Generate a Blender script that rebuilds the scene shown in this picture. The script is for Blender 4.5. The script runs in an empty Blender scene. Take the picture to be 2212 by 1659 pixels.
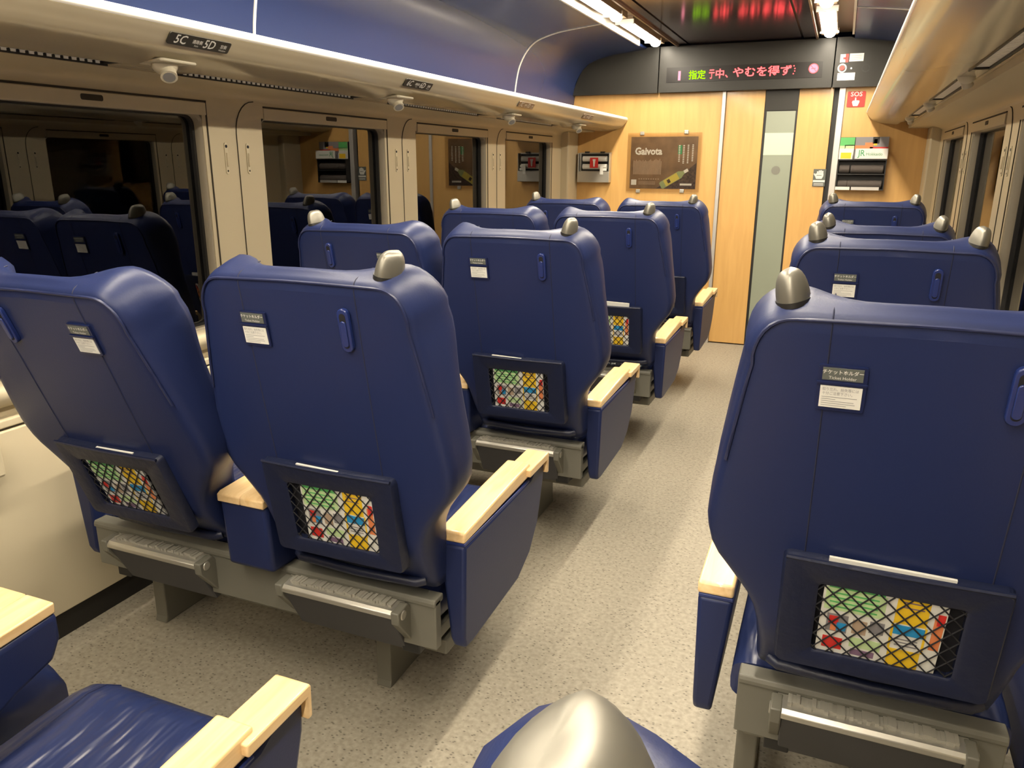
import bpy, bmesh, math, random
from math import sin, cos, pi, radians as RAD
from mathutils import Vector, Matrix
random.seed(7)
SC = bpy.context.scene
COL = SC.collection

# ------------------------------------------------------------------ camera
CAM_POS = Vector((0.0, 0.0, 1.4492))
YAW, PITCH, ROLL, FPX = 0.3914, 0.2772, -0.0037, 1665.7
cam = bpy.data.cameras.new('camera')
cam.sensor_width = 36.0
cam.lens = 36.0 * FPX / 2212.0
cam.clip_start = 0.02
co = bpy.data.objects.new('camera', cam)
COL.objects.link(co)
_f = Vector((-sin(YAW) * cos(PITCH), cos(YAW) * cos(PITCH), -sin(PITCH)))
_r = Vector((cos(YAW), sin(YAW), 0))
_d = _f.cross(_r)
_r, _d = cos(ROLL) * _r + sin(ROLL) * _d, -sin(ROLL) * _r + cos(ROLL) * _d
m = Matrix.Identity(4)
for i in range(3):
    m[i][0] = _r[i]; m[i][1] = -_d[i]; m[i][2] = -_f[i]; m[i][3] = CAM_POS[i]
co.matrix_world = m
SC.camera = co

# ------------------------------------------------------------------ world, exposure
w = bpy.data.worlds.new('night')
SC.world = w
w.use_nodes = True
w.node_tree.nodes['Background'].inputs[0].default_value = (0.002, 0.0025, 0.004, 1)
w.node_tree.nodes['Background'].inputs[1].default_value = 0.3
SC.view_settings.view_transform = 'Standard'
SC.view_settings.look = 'None'
SC.view_settings.gamma = 1.0
SC.view_settings.use_curve_mapping = False
SC.view_settings.exposure = 0.0
LAMP = 96.0                 # strength of the ceiling tubes
LAMP_COL = (1.0, 0.885, 0.70)
SC.cycles.max_bounces = 8
SC.cycles.diffuse_bounces = 5
SC.cycles.glossy_bounces = 5
SC.cycles.transmission_bounces = 6
SC.cycles.transparent_max_bounces = 10
SC.cycles.sample_clamp_indirect = 6.0
SC.cycles.use_denoising = True
SC.cycles.use_light_tree = True

# ------------------------------------------------------------------ materials
def srgb(r, g, b):
    f = lambda c: (c / 255 / 12.92) if c / 255 <= 0.04045 else ((c / 255 + 0.055) / 1.055) ** 2.4
    return (f(r), f(g), f(b), 1.0)

def mat(name, col, rough=0.5, metal=0.0, spec=0.5, coat=0.0, emit=None, estr=0.0, bump=None, var=None, coat_rough=0.1):
    mt = bpy.data.materials.new(name)
    mt.use_nodes = True
    nt = mt.node_tree
    b = nt.nodes['Principled BSDF']
    b.inputs['Base Color'].default_value = tuple(col)[:3] + (1,)
    b.inputs['Roughness'].default_value = rough
    b.inputs['Metallic'].default_value = metal
    b.inputs['Specular IOR Level'].default_value = spec
    b.inputs['Coat Weight'].default_value = coat
    b.inputs['Coat Roughness'].default_value = coat_rough
    if emit:
        b.inputs['Emission Color'].default_value = tuple(emit)[:3] + (1,)
        b.inputs['Emission Strength'].default_value = estr
    if bump or var:
        tc = nt.nodes.new('ShaderNodeTexCoord')
    if bump:                      # (scale, strength, distance)
        n = nt.nodes.new('ShaderNodeTexNoise'); n.inputs['Scale'].default_value = bump[0]
        n.inputs['Detail'].default_value = 4
        bp = nt.nodes.new('ShaderNodeBump'); bp.inputs['Strength'].default_value = bump[1]
        bp.inputs['Distance'].default_value = bump[2]
        if len(bump) > 3:
            bm_ = nt.nodes.new('ShaderNodeMapping'); bm_.inputs['Scale'].default_value = bump[3]; bm_.inputs['Rotation'].default_value = (0, 0, RAD(-14))
            n.inputs['Detail'].default_value = 2
            nt.links.new(tc.outputs['Object'], bm_.inputs['Vector']); nt.links.new(bm_.outputs['Vector'], n.inputs['Vector'])
        else:
            nt.links.new(tc.outputs['Object'], n.inputs['Vector'])
        nt.links.new(n.outputs['Fac'], bp.inputs['Height'])
        nt.links.new(bp.outputs['Normal'], b.inputs['Normal'])
    if var:                       # (scale, amount, stretch xyz): soft mottling of the colour
        mp = nt.nodes.new('ShaderNodeMapping'); mp.inputs['Scale'].default_value = var[2]
        n = nt.nodes.new('ShaderNodeTexNoise'); n.inputs['Scale'].default_value = var[0]
        n.inputs['Detail'].default_value = 5
        rp = nt.nodes.new('ShaderNodeValToRGB')
        c = tuple(col)[:3]
        rp.color_ramp.elements[0].position = 0.3; rp.color_ramp.elements[1].position = 0.7
        rp.color_ramp.elements[0].color = tuple(x * (1 - var[1]) for x in c) + (1,)
        rp.color_ramp.elements[1].color = tuple(min(1, x * (1 + var[1])) for x in c) + (1,)
        nt.links.new(tc.outputs['Object'], mp.inputs['Vector'])
        nt.links.new(mp.outputs['Vector'], n.inputs['Vector'])
        nt.links.new(n.outputs['Fac'], rp.inputs['Fac'])
        nt.links.new(rp.outputs['Color'], b.inputs['Base Color'])
    return mt

def emitter(name, col, s):
    mt = bpy.data.materials.new(name); mt.use_nodes = True
    nt = mt.node_tree; nt.nodes.remove(nt.nodes['Principled BSDF'])
    e = nt.nodes.new('ShaderNodeEmission')
    e.inputs[0].default_value = tuple(col)[:3] + (1,); e.inputs[1].default_value = s
    nt.links.new(e.outputs[0], nt.nodes['Material Output'].inputs[0])
    return mt

def glass(name, ior, tint=(1, 1, 1), rough=0.01):
    mt = bpy.data.materials.new(name); mt.use_nodes = True
    nt = mt.node_tree; nt.nodes.remove(nt.nodes['Principled BSDF'])
    tr = nt.nodes.new('ShaderNodeBsdfTransparent'); tr.inputs[0].default_value = tuple(tint) + (1,)
    gl = nt.nodes.new('ShaderNodeBsdfGlossy'); gl.inputs['Roughness'].default_value = rough
    fr = nt.nodes.new('ShaderNodeFresnel'); fr.inputs[0].default_value = ior
    mx = nt.nodes.new('ShaderNodeMixShader')
    nt.links.new(fr.outputs[0], mx.inputs[0]); nt.links.new(tr.outputs[0], mx.inputs[1]); nt.links.new(gl.outputs[0], mx.inputs[2])
    nt.links.new(mx.outputs[0], nt.nodes['Material Output'].inputs[0])
    return mt

def floor_mat():
    mt = mat('speckled_floor', (0.3, 0.27, 0.22), rough=0.55, spec=0.35)
    nt = mt.node_tree; b = nt.nodes['Principled BSDF']
    tc = nt.nodes.new('ShaderNodeTexCoord')
    mp = nt.nodes.new('ShaderNodeMapping'); mp.inputs['Scale'].default_value = (55, 85, 40)
    nt.links.new(tc.outputs['Object'], mp.inputs['Vector'])
    v = nt.nodes.new('ShaderNodeTexVoronoi'); v.inputs['Scale'].default_value = 1.0; v.inputs['Randomness'].default_value = 1
    nt.links.new(mp.outputs['Vector'], v.inputs['Vector'])
    r1 = nt.nodes.new('ShaderNodeValToRGB')
    r1.color_ramp.elements[0].position = 0.14; r1.color_ramp.elements[0].color = (0.17, 0.15, 0.12, 1)
    r1.color_ramp.elements[1].position = 0.26; r1.color_ramp.elements[1].color = (0.35, 0.315, 0.25, 1)
    nt.links.new(v.outputs['Distance'], r1.inputs['Fac'])
    n = nt.nodes.new('ShaderNodeTexNoise'); n.inputs['Scale'].default_value = 70; n.inputs['Detail'].default_value = 3
    nt.links.new(tc.outputs['Object'], n.inputs['Vector'])
    r2 = nt.nodes.new('ShaderNodeValToRGB')
    r2.color_ramp.elements[0].position = 0.3; r2.color_ramp.elements[0].color = (0.72, 0.72, 0.72, 1)
    r2.color_ramp.elements[1].position = 0.65; r2.color_ramp.elements[1].color = (1, 1, 1, 1)
    nt.links.new(n.outputs['Fac'], r2.inputs['Fac'])
    mx = nt.nodes.new('ShaderNodeMix'); mx.data_type = 'RGBA'; mx.blend_type = 'MULTIPLY'; mx.inputs['Factor'].default_value = 1
    nt.links.new(r1.outputs['Color'], mx.inputs[6]); nt.links.new(r2.outputs['Color'], mx.inputs[7])
    nt.links.new(mx.outputs[2], b.inputs['Base Color'])
    return mt

def wood_mat(name, dark, light, scale, stretch, rough, coat):
    mt = mat(name, light, rough=rough, coat=coat, var=None)
    nt = mt.node_tree; b = nt.nodes['Principled BSDF']
    tc = nt.nodes.new('ShaderNodeTexCoord')
    mp = nt.nodes.new('ShaderNodeMapping'); mp.inputs['Scale'].default_value = stretch
    n = nt.nodes.new('ShaderNodeTexNoise'); n.inputs['Scale'].default_value = scale
    n.inputs['Detail'].default_value = 6; n.inputs['Distortion'].default_value = 0.6
    rp = nt.nodes.new('ShaderNodeValToRGB')
    rp.color_ramp.elements[0].position = 0.28; rp.color_ramp.elements[0].color = dark + (1,)
    rp.color_ramp.elements[1].position = 0.68; rp.color_ramp.elements[1].color = light + (1,)
    nt.links.new(tc.outputs['Object'], mp.inputs['Vector']); nt.links.new(mp.outputs['Vector'], n.inputs['Vector'])
    nt.links.new(n.outputs['Fac'], rp.inputs['Fac']); nt.links.new(rp.outputs['Color'], b.inputs['Base Color'])
    return mt

M = {}
M['leather'] = mat('navy_leather', (0.0125, 0.0205, 0.076), rough=0.40, spec=0.32, bump=(260, 0.10, 0.002))
M['cushion'] = mat('navy_leather_seat', (0.016, 0.025, 0.085), rough=0.32, spec=0.5, bump=(1.0, 0.75, 0.02, (24, 4.5, 9)))
M['piping'] = mat('piping_leather', (0.012, 0.018, 0.065), rough=0.4)
M['seam'] = mat('seam_thread', (0.012, 0.015, 0.042), rough=0.7)
M['pocket'] = mat('pocket_leather', (0.008, 0.012, 0.037), rough=0.42, spec=0.5, bump=(40, 0.35, 0.006))
M['net'] = mat('net_cord', (0.006, 0.006, 0.009), rough=0.8)
M['plastic'] = mat('blue_plastic', (0.013, 0.026, 0.13), rough=0.3)
M['holder'] = mat('ticket_holder_plastic', (0.007, 0.013, 0.06), rough=0.35)
M['hole'] = mat('dark_slot', (0.004, 0.004, 0.008), rough=0.8)
M['knob'] = mat('satin_pewter', (0.20, 0.19, 0.16), rough=0.42, metal=0.6)
M['steel'] = mat('grey_painted_steel', (0.135, 0.13, 0.105), rough=0.5, bump=(220, 0.1, 0.001))
M['alu'] = mat('aluminium', (0.55, 0.53, 0.47), rough=0.34, metal=0.75)
M['tread'] = mat('dusty_tread', (0.27, 0.255, 0.215), rough=0.9)
M['footpad'] = mat('footrest_underside', (0.045, 0.045, 0.05), rough=0.6)
M['arm'] = wood_mat('armrest_beech', (0.70, 0.46, 0.21), (0.82, 0.60, 0.33), 6, (9, 1, 9), 0.3, 0.35)
M['orange'] = wood_mat('orange_veneer', (0.57, 0.33, 0.105), (0.65, 0.385, 0.13), 3.0, (7, 1, 0.8), 0.38, 0.25)
M['beige'] = mat('beige_panel', (0.52, 0.445, 0.30), rough=0.45, spec=0.4)
M['beige_lower'] = mat('pale_heater_cover', (0.58, 0.51, 0.36), rough=0.4, spec=0.4)
M['rack'] = mat('rack_gloss_beige', (0.46, 0.40, 0.28), rough=0.22, spec=0.7, coat=0.35, coat_rough=0.12)
M['white'] = mat('white_trim', (0.9, 0.87, 0.8), rough=0.35)
M['groove'] = mat('dark_groove', (0.03, 0.022, 0.012), rough=0.8)
M['gasket'] = mat('black_gasket', (0.012, 0.011, 0.01), rough=0.5)
M['jamb'] = mat('window_jamb', (0.30, 0.26, 0.19), rough=0.45)
M['blue'] = mat('blue_lacquer_panel', (0.018, 0.033, 0.115), rough=0.26, spec=0.35, coat=0.08, coat_rough=0.15)
M['ceiling'] = mat('dark_glossy_ceiling', (0.17, 0.13, 0.16), rough=0.13, metal=0.85, spec=0.5)
M['bronze'] = mat('bronze_lamp_tray', (0.22, 0.16, 0.11), rough=0.35, metal=0.4)
M['header'] = mat('charcoal_header', (0.024, 0.023, 0.020), rough=0.36, spec=0.3)
M['ledblack'] = mat('led_window', (0.008, 0.006, 0.006), rough=0.3, spec=0.25)
M['led_red'] = emitter('led_red', (1.0, 0.075, 0.075), 5.0)
M['led_green'] = emitter('led_green', (0.42, 1.0, 0.0), 1.6)
M['led_pink'] = emitter('led_pink', (1.0, 0.30, 0.38), 2.2)
M['lamp'] = emitter('lamp_tube', LAMP_COL, LAMP)
M['black'] = mat('black_paint', (0.012, 0.012, 0.012), rough=0.45)
M['steelstrip'] = mat('brushed_steel_strip', (0.6, 0.58, 0.55), rough=0.35, metal=0.5)
M['frost'] = mat('frosted_door_glass', (0.27, 0.30, 0.235), rough=0.25, spec=0.5)
M['frost_band'] = mat('frosted_film_band', (0.55, 0.63, 0.47), rough=0.35)
M['frost_dot'] = mat('grey_dot', (0.18, 0.18, 0.15), rough=0.5)
M['red'] = mat('sign_red', (0.60, 0.03, 0.025), rough=0.4)
M['paper'] = mat('white_paper', (0.70, 0.69, 0.64), rough=0.6)
M['print'] = mat('grey_print', (0.25, 0.25, 0.25), rough=0.7)
M['signgrey'] = mat('sign_grey', (0.10, 0.11, 0.10), rough=0.5)
M['plate'] = mat('seat_plate_dark', (0.03, 0.027, 0.02), rough=0.4)
M['poster'] = mat('poster_brown', (0.19, 0.115, 0.06), rough=0.35, var=(9, 0.3, (1, 1, 1)))
M['poster_dark'] = mat('poster_soil', (0.06, 0.035, 0.025), rough=0.4, var=(60, 0.7, (1, 1, 1)))
M['poster_text'] = mat('poster_fine_print', (0.42, 0.31, 0.22), rough=0.5)
M['acrylic'] = glass('acrylic_sheet', 1.35, (0.97, 0.95, 0.92), 0.05)
M['pane'] = glass('window_glass', 2.05, (0.8, 0.8, 0.8), 0.008)
M['green'] = mat('print_green', (0.10, 0.42, 0.12), rough=0.5)
M['palegreen'] = mat('print_pale_green', (0.50, 0.66, 0.34), rough=0.5)
M['yellow'] = mat('print_yellow', (0.80, 0.52, 0.02), rough=0.5)
M['cyan'] = mat('print_blue', (0.02, 0.26, 0.55), rough=0.5)
M['orangep'] = mat('print_orange', (0.70, 0.22, 0.08), rough=0.5)
M['grape'] = mat('print_plum', (0.20, 0.12, 0.20), rough=0.5)
M['greyp'] = mat('print_grey', (0.22, 0.21, 0.22), rough=0.5)
M['blanket'] = mat('blanket_grey', (0.075, 0.062, 0.055), rough=0.9, bump=(120, 0.4, 0.004))
M['bottle'] = mat('bottle_glass_print', (0.28, 0.34, 0.16), rough=0.3)
M['ylabel'] = mat('bottle_label_print', (0.55, 0.46, 0.08), rough=0.5)
M['nozzle'] = mat('cream_plastic', (0.62, 0.57, 0.44), rough=0.35)
M['grille'] = mat('ribbed_white_metal', (0.88, 0.87, 0.83), rough=0.4)
M['floor'] = floor_mat()
M['jr'] = mat('print_teal_green', (0.05, 0.30, 0.12), rough=0.5)

# ------------------------------------------------------------------ mesh builder
class MB:
    def __init__(s):
        s.v = []; s.f = []; s.m = []; s.mats = []
    def mi(s, k):
        if k not in s.mats: s.mats.append(k)
        return s.mats.index(k)
    def add(s, vs, fs, k):
        o = len(s.v); s.v += [tuple(p) for p in vs]; i = s.mi(k)
        for f in fs: s.f.append(tuple(o + a for a in f)); s.m.append(i)
    def box(s, a, b, k):
        x0, y0, z0 = a; x1, y1, z1 = b
        vs = [(x0, y0, z0), (x1, y0, z0), (x1, y1, z0), (x0, y1, z0), (x0, y0, z1), (x1, y0, z1), (x1, y1, z1), (x0, y1, z1)]
        s.add(vs, [(0, 3, 2, 1), (4, 5, 6, 7), (0, 1, 5, 4), (1, 2, 6, 5), (2, 3, 7, 6), (3, 0, 4, 7)], k)
    def prism(s, poly, axis, a, b, k):
        """poly of 2-D points extruded along axis ('x','y','z') from a to b"""
        def P(p, t):
            return {'x': (t, p[0], p[1]), 'y': (p[0], t, p[1]), 'z': (p[0], p[1], t)}[axis]
        n = len(poly)
        vs = [P(p, a) for p in poly] + [P(p, b) for p in poly]
        fs = [tuple(range(n))[::-1], tuple(range(n, 2 * n))]
        fs += [(i, (i + 1) % n, n + (i + 1) % n, n + i) for i in range(n)]
        s.add(vs, fs, k)
    def loft(s, rings, k, cap=True, closed=True):
        n = len(rings[0]); vs = [p for r in rings for p in r]; fs = []
        for j in range(len(rings) - 1):
            for i in range(n if closed else n - 1):
                i2 = (i + 1) % n
                fs.append((j * n + i, j * n + i2, (j + 1) * n + i2, (j + 1) * n + i))
        if cap:
            fs.append(tuple(range(n))[::-1]); fs.append(tuple((len(rings) - 1) * n + i for i in range(n)))
        s.add(vs, fs, k)
    def tube(s, pts, r, k, n=6, cap=True):
        pts = [Vector(p) for p in pts]; rings = []
        up = None
        for i, p in enumerate(pts):
            t = (pts[min(i + 1, len(pts) - 1)] - pts[max(i - 1, 0)]).normalized()
            if up is None:
                up = Vector((0, 0, 1)) if abs(t.z) < 0.9 else Vector((0, 1, 0))
            a = t.cross(up)
            if a.length < 1e-4: a = t.cross(Vector((1, 0, 0)))
            a.normalize(); b = a.cross(t).normalized(); up = b
            rings.append([p + r * (cos(2 * pi * q / n) * a + sin(2 * pi * q / n) * b) for q in range(n)])
        s.loft(rings, k, cap)
    def cyl(s, c, r, h, axis, k, n=20, r2=None):
        r2 = r if r2 is None else r2
        c = Vector(c); rings = []
        for t, rr in ((0, r), (h, r2)):
            ring = []
            for q in range(n):
                a, b = rr * cos(2 * pi * q / n), rr * sin(2 * pi * q / n)
                ring.append(c + Vector({'x': (t, a, b), 'y': (a, t, b), 'z': (a, b, t)}[axis]))
            rings.append(ring)
        s.loft(rings, k)
    def xf(s, M4):
        s.v = [tuple(M4 @ Vector(p)) for p in s.v]
    def text(s, body, size, k, M4, align='CENTER', extrude=0.0004, bold=0.0, sx=1.0, shear=0.0):
        vs, fs = text_geo(body, align, bold, shear)
        s.add([M4 @ Vector((p[0] * size * sx, p[1] * size, p[2] * size + extrude)) for p in vs], fs, k)
    def build(s, name, parent=None, smooth=35, bevel=0.0, seg=2, subsurf=0):
        me = bpy.data.meshes.new(name)
        me.from_pydata(s.v, [], s.f)
        for k in s.mats: me.materials.append(M[k])
        me.polygons.foreach_set('material_index', s.m)
        bm = bmesh.new(); bm.from_mesh(me); bmesh.ops.recalc_face_normals(bm, faces=bm.faces); bm.to_mesh(me); bm.free()
        if smooth:
            me.polygons.foreach_set('use_smooth', [True] * len(me.polygons))
            me.set_sharp_from_angle(angle=RAD(smooth))
        me.update()
        o = bpy.data.objects.new(name, me); COL.objects.link(o)
        if parent: o.parent = parent
        if bevel:
            md = o.modifiers.new('bevel', 'BEVEL'); md.width = bevel; md.segments = seg
            md.limit_method = 'ANGLE'; md.angle_limit = RAD(40)
        if subsurf:
            md = o.modifiers.new('sub', 'SUBSURF'); md.levels = subsurf; md.render_levels = subsurf
        return o

_tc = {}
def text_geo(body, align='CENTER', bold=0.0, shear=0.0):
    key = (body, align, bold, shear)
    if key in _tc: return _tc[key]
    cu = bpy.data.curves.new('t', 'FONT'); cu.body = body; cu.size = 1.0
    cu.align_x = align; cu.align_y = 'CENTER'; cu.resolution_u = 2; cu.offset = bold; cu.shear = shear
    ob = bpy.data.objects.new('t', cu); COL.objects.link(ob)
    dg = bpy.context.evaluated_depsgraph_get(); dg.update()
    me = ob.evaluated_get(dg).to_mesh()
    vs = [tuple(v.co) for v in me.vertices]; fs = [tuple(p.vertices) for p in me.polygons]
    ob.evaluated_get(dg).to_mesh_clear()
    bpy.data.objects.remove(ob); bpy.data.curves.remove(cu)
    _tc[key] = (vs, fs)
    return vs, fs

def frame_y(x, y, z):
    """text plane on a surface that faces -Y (towards the camera end of the car)"""
    return Matrix(((1, 0, 0, x), (0, 0, -1, y), (0, 1, 0, z), (0, 0, 0, 1)))

def tag(o, label=None, cat=None, group=None, kind=None):
    if label: o['label'] = label
    if cat: o['category'] = cat
    if group: o['group'] = group
    if kind: o['kind'] = kind
    return o

def empty(name, loc, rz=0.0):
    o = bpy.data.objects.new(name, None); COL.objects.link(o)
    o.empty_display_size = 0.1; o.location = loc; o.rotation_euler = (0, 0, rz)
    return o

def struct(mb, name, **kw):
    o = mb.build(name, **kw); o['kind'] = 'structure'; return o

def copy_tree(o, parent=None):
    c = o.copy(); COL.objects.link(c)
    if parent is not None: c.parent = parent
    for ch in list(o.children): copy_tree(ch, c)
    return c

# ------------------------------------------------------------------ dimensions of the car
XL, XR = -2.17, 0.60
XC = -0.785
YB, YW = -8.0, 6.56
P = 1.145
ROW1 = 1.4696                      # rear end of the first row's armrests
def row_y(r): return ROW1 + P * (r - 1)

# ------------------------------------------------------------------ floor, ceiling
mb = MB(); mb.box((XL - 0.1, YB, -0.06), (XR + 0.1, YW + 0.1, 0.0), 'floor')
struct(mb, 'floor', smooth=0)

def cove_profile(side):
    pts = [(-2.16, 1.78), (-2.155, 1.924), (-2.135, 2.048), (-2.110, 2.122), (-2.066, 2.193), (-2.010, 2.243), (-1.940, 2.271),
           (-1.832, 2.297), (-1.678, 2.316), (-1.545, 2.331)]
    return pts if side < 0 else [(2 * XC - x, z) for x, z in pts]

def sweep(prof, y0, y1, k, thick=0.02, name=None):
    mb = MB(); n = len(prof)
    outer = []
    for i, (x, z) in enumerate(prof):
        a = Vector(prof[max(i - 1, 0)]); b = Vector(prof[min(i + 1, n - 1)])
        t = (b - a).normalized(); nn = Vector((-t[1], t[0]))
        outer.append((x + nn[0] * thick, z + nn[1] * thick))
    poly = list(prof) + outer[::-1]
    mb.prism(poly, 'y', y0, y1, k)
    return mb

def smooth_prof(p, n=3):
    """Catmull-Rom resample"""
    out = []
    for i in range(len(p) - 1):
        p0 = p[max(i - 1, 0)]; p1 = p[i]; p2 = p[i + 1]; p3 = p[min(i + 2, len(p) - 1)]
        for j in range(n):
            t = j / n
            out.append(tuple(0.5 * (2 * p1[c] + (p2[c] - p0[c]) * t + (2 * p0[c] - 5 * p1[c] + 4 * p2[c] - p3[c]) * t * t + (-p0[c] + 3 * p1[c] - 3 * p2[c] + p3[c]) * t ** 3) for c in (0, 1)))
    out.append(p[-1])
    return out

JOINTS = (-2.70, -0.05, 2.60, 5.25)
for side, nm in ((-1, 'ceiling_left_cove'), (1, 'ceiling_right_cove')):
    prof = smooth_prof(cove_profile(side), 3)
    th = 0.02 if side > 0 else -0.02
    o = struct(sweep(prof, YB, YW, 'blue', -th), nm, smooth=50)
    for jy in JOINTS:              # bright joint strips across the cove
        inner = [(x + (0.004 if side < 0 else -0.004), z - 0.004) for x, z in prof]
        mbj = MB(); rings = []
        for x, z in inner:
            rings.append([(x, jy - 0.006, z), (x, jy + 0.006, z), (x + (0.004 if side < 0 else -0.004) * -1, jy + 0.006, z + 0.004), (x - (0.004 if side < 0 else -0.004), jy - 0.006, z + 0.004)])
        mbj.loft(rings, 'white')
        struct(mbj, 'trim_1' if side < 0 else 'trim_2', smooth=0)

mb = MB()
mb.box((-1.20, YB, 2.352), (-0.385, YW, 2.40), 'ceiling')             # glossy centre panel
for a, b in ((-1.29, -1.215), (-0.37, -0.28)):
    mb.box((a, YB, 2.350), (b, YW, 2.40), 'ceiling')
for a, b in ((-1.215, -1.20), (-0.385, -0.37)):
    mb.box((a, YB, 2.37), (b, YW, 2.40), 'gasket')
mb.box((-1.55, YB, 2.385), (-1.29, YW, 2.42), 'bronze')
mb.box((-0.28, YB, 2.385), (-0.02, YW, 2.42), 'bronze')
mb.box((-1.30, YB, 2.335), (-1.288, YW, 2.39), 'bronze')
mb.box((-0.282, YB, 2.335), (-0.270, YW, 2.39), 'bronze')
struct(mb, 'ceiling', smooth=0)
for x, nm in ((-1.54, 'trim_3'), (-0.03 - 0.012, 'trim_4')):
    mb = MB(); mb.box((x, YB, 2.318), (x + 0.014, YW - 0.35, 2.40), 'white'); struct(mb, nm, smooth=0)

# ceiling lamps: a lit tube with a round spot at its far end
def make_lamp():
    root = empty('ceiling_lamp', (0, 0, 0))
    tag(root, 'x', 'lamp', 'fluorescent lamps along the two ceiling troughs')
    t = MB(); n = 10
    ring = lambda y: [(0.048 * cos(pi * q / (n - 1)), y, -0.009 * sin(pi * q / (n - 1))) for q in range(n)]
    t.loft([ring(-0.97), ring(-0.14)], 'lamp')
    t.build('tube', root, smooth=50)
    e = MB(); e.box((-0.062, -0.985, -0.012), (0.062, -0.97, 0.02), 'white'); e.build('end_plate', root)
    e = MB(); e.box((-0.062, -0.14, -0.012), (0.062, -0.125, 0.02), 'white'); e.build('end_plate', root)
    s = MB()
    rings = []
    for j in range(5):
        a = j / 4 * pi / 2 * 0.95
        rings.append([(0.038 * cos(a) * cos(2 * pi * q / 16), -0.05 + 0.05 * cos(a) * sin(2 * pi * q / 16), -0.028 * sin(a)) for q in range(16)])
    s.loft(rings, 'lamp'); s.build('spot', root, smooth=50)
    f = MB(); f.box((-0.055, -0.98, 0.0), (0.055, 0.02, 0.045), 'bronze'); f.build('housing', root)
    return root
lamp0 = make_lamp(); first = True
LPOS = []
for x in (-1.425, -0.19):
    for k in range(12):
        LPOS.append((x, 6.34 - 1.14 * k, k))
for x, y, k in LPOS:
    o = lamp0 if first else copy_tree(lamp0); first = False
    o.location = (x, y, 2.345)
    sd = 'left' if x < -1 else 'right'
    if k == 0: o['label'] = 'lit ceiling tube of the %s trough, ending at the dark header' % sd
    elif k == 1: o['label'] = 'lit ceiling tube of the %s trough, one before the header end' % sd
    else: o['label'] = 'warm white ceiling tube in the %s trough overhead, beyond the second from the header' % sd

# ------------------------------------------------------------------ side walls and windows
WIN = [(2.30 + 1.25 * (k - 1) - 0.93, 2.30 + 1.25 * (k - 1)) for k in range(-2, 5)]   # Y ranges of the openings
WIN = [(a, b if k < 6 else b) for k, (a, b) in enumerate(WIN)]
ZS, ZT = 0.845, 1.622
def mx(side, x): return x if side < 0 else 2 * XC - x
def bx(mb, side, a, b, k):
    x0, x1 = sorted((mx(side, a[0]), mx(side, b[0])))
    mb.box((x0, a[1], a[2]), (x1, b[1], b[2]), k)

for side, nm in ((-1, 'wall_left'), (1, 'wall_right')):
    mb = MB()
    bx(mb, side, (-2.30, YB, ZT), (-2.17, YW, 1.685), 'beige')                     # above the windows
    ys = [YB] + [v for w_ in WIN for v in w_] + [YW]
    for i in range(0, len(ys), 2):                                                # pillars
        if ys[i + 1] > ys[i]: bx(mb, side, (-2.30, ys[i], 0.83), (-2.17, ys[i + 1], ZT), 'beige')
    bx(mb, side, (-2.30, YB, 0.745), (-2.165, YW, ZS), 'beige')
    prof = smooth_prof([(-2.17, 1.683), (-2.165, 1.695), (-2.145, 1.706), (-2.10, 1.712), (-1.975, 1.714)], 3)
    prof = [(mx(side, x), z) for x, z in prof]
    top = [(prof[-1][0], 1.76), (mx(side, -2.30), 1.76), (mx(side, -2.30), 1.683)]
    mb.prism(prof + top, 'y', YB, YW, 'beige')
    struct(mb, nm, smooth=40)
    # window sill ledge, heater cover, kick strip
    mb = MB()
    sp = [(-2.17, 0.845), (-2.135, 0.845), (-2.118, 0.835), (-2.112, 0.815), (-2.125, 0.79), (-2.15, 0.775), (-2.17, 0.77)]
    mb.prism([(mx(side, x), z) for x, z in smooth_prof(sp, 2)], 'y', YB, YW, 'beige_lower')
    struct(mb, 'trim_5' if side < 0 else 'trim_6', smooth=50)
    mb = MB()
    bx(mb, side, (-2.30, YB, 0.085), (-2.12, YW, 0.715), 'beige_lower')
    bx(mb, side, (-2.30, YB, 0.715), (-2.13, YW, 0.722), 'groove')
    bx(mb, side, (-2.30, YB, 0.722), (-2.125, YW, 0.745), 'beige_lower')
    struct(mb, 'wall_left_lower' if side < 0 else 'wall_right_lower', smooth=0, bevel=0.004)
    mb = MB(); bx(mb, side, (-2.30, YB, 0.0), (-2.13, YW, 0.085), 'gasket')
    struct(mb, 'baseboard_left' if side < 0 else 'baseboard_right', smooth=0)
    # panel seams on the pillars, curving over into the cove
    mb = MB()
    for (a0, b0), (a1, b1) in zip(WIN[:-1], WIN[1:]):
        c = (b0 + a1) / 2 + 0.01
        pts = [(mx(side, -2.1685), c, z) for z in (0.85, 1.2, 1.50, 1.56)]
        for q in range(1, 8):
            t = q / 7 * pi / 2
            pts.append((mx(side, -2.1685), c + 0.11 * (1 - cos(t)), 1.56 + 0.122 * sin(t)))
        mb.tube(pts, 0.0020, 'groove', 5)
    bx(mb, side, (-2.1, YB, 1.7125), (-2.096, YW, 1.7145), 'groove')
    struct(mb, 'trim_7' if side < 0 else 'trim_8', smooth=0)

def rrect(y0, y1, z0, z1, r, n=5):
    pts = []
    for cy, cz, a0 in ((y1 - r, z1 - r, 0), (y0 + r, z1 - r, pi / 2), (y0 + r, z0 + r, pi), (y1 - r, z0 + r, 1.5 * pi)):
        for q in range(n + 1):
            a = a0 + pi / 2 * q / n
            pts.append((cy + r * cos(a), cz + r * sin(a)))
    return pts

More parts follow.
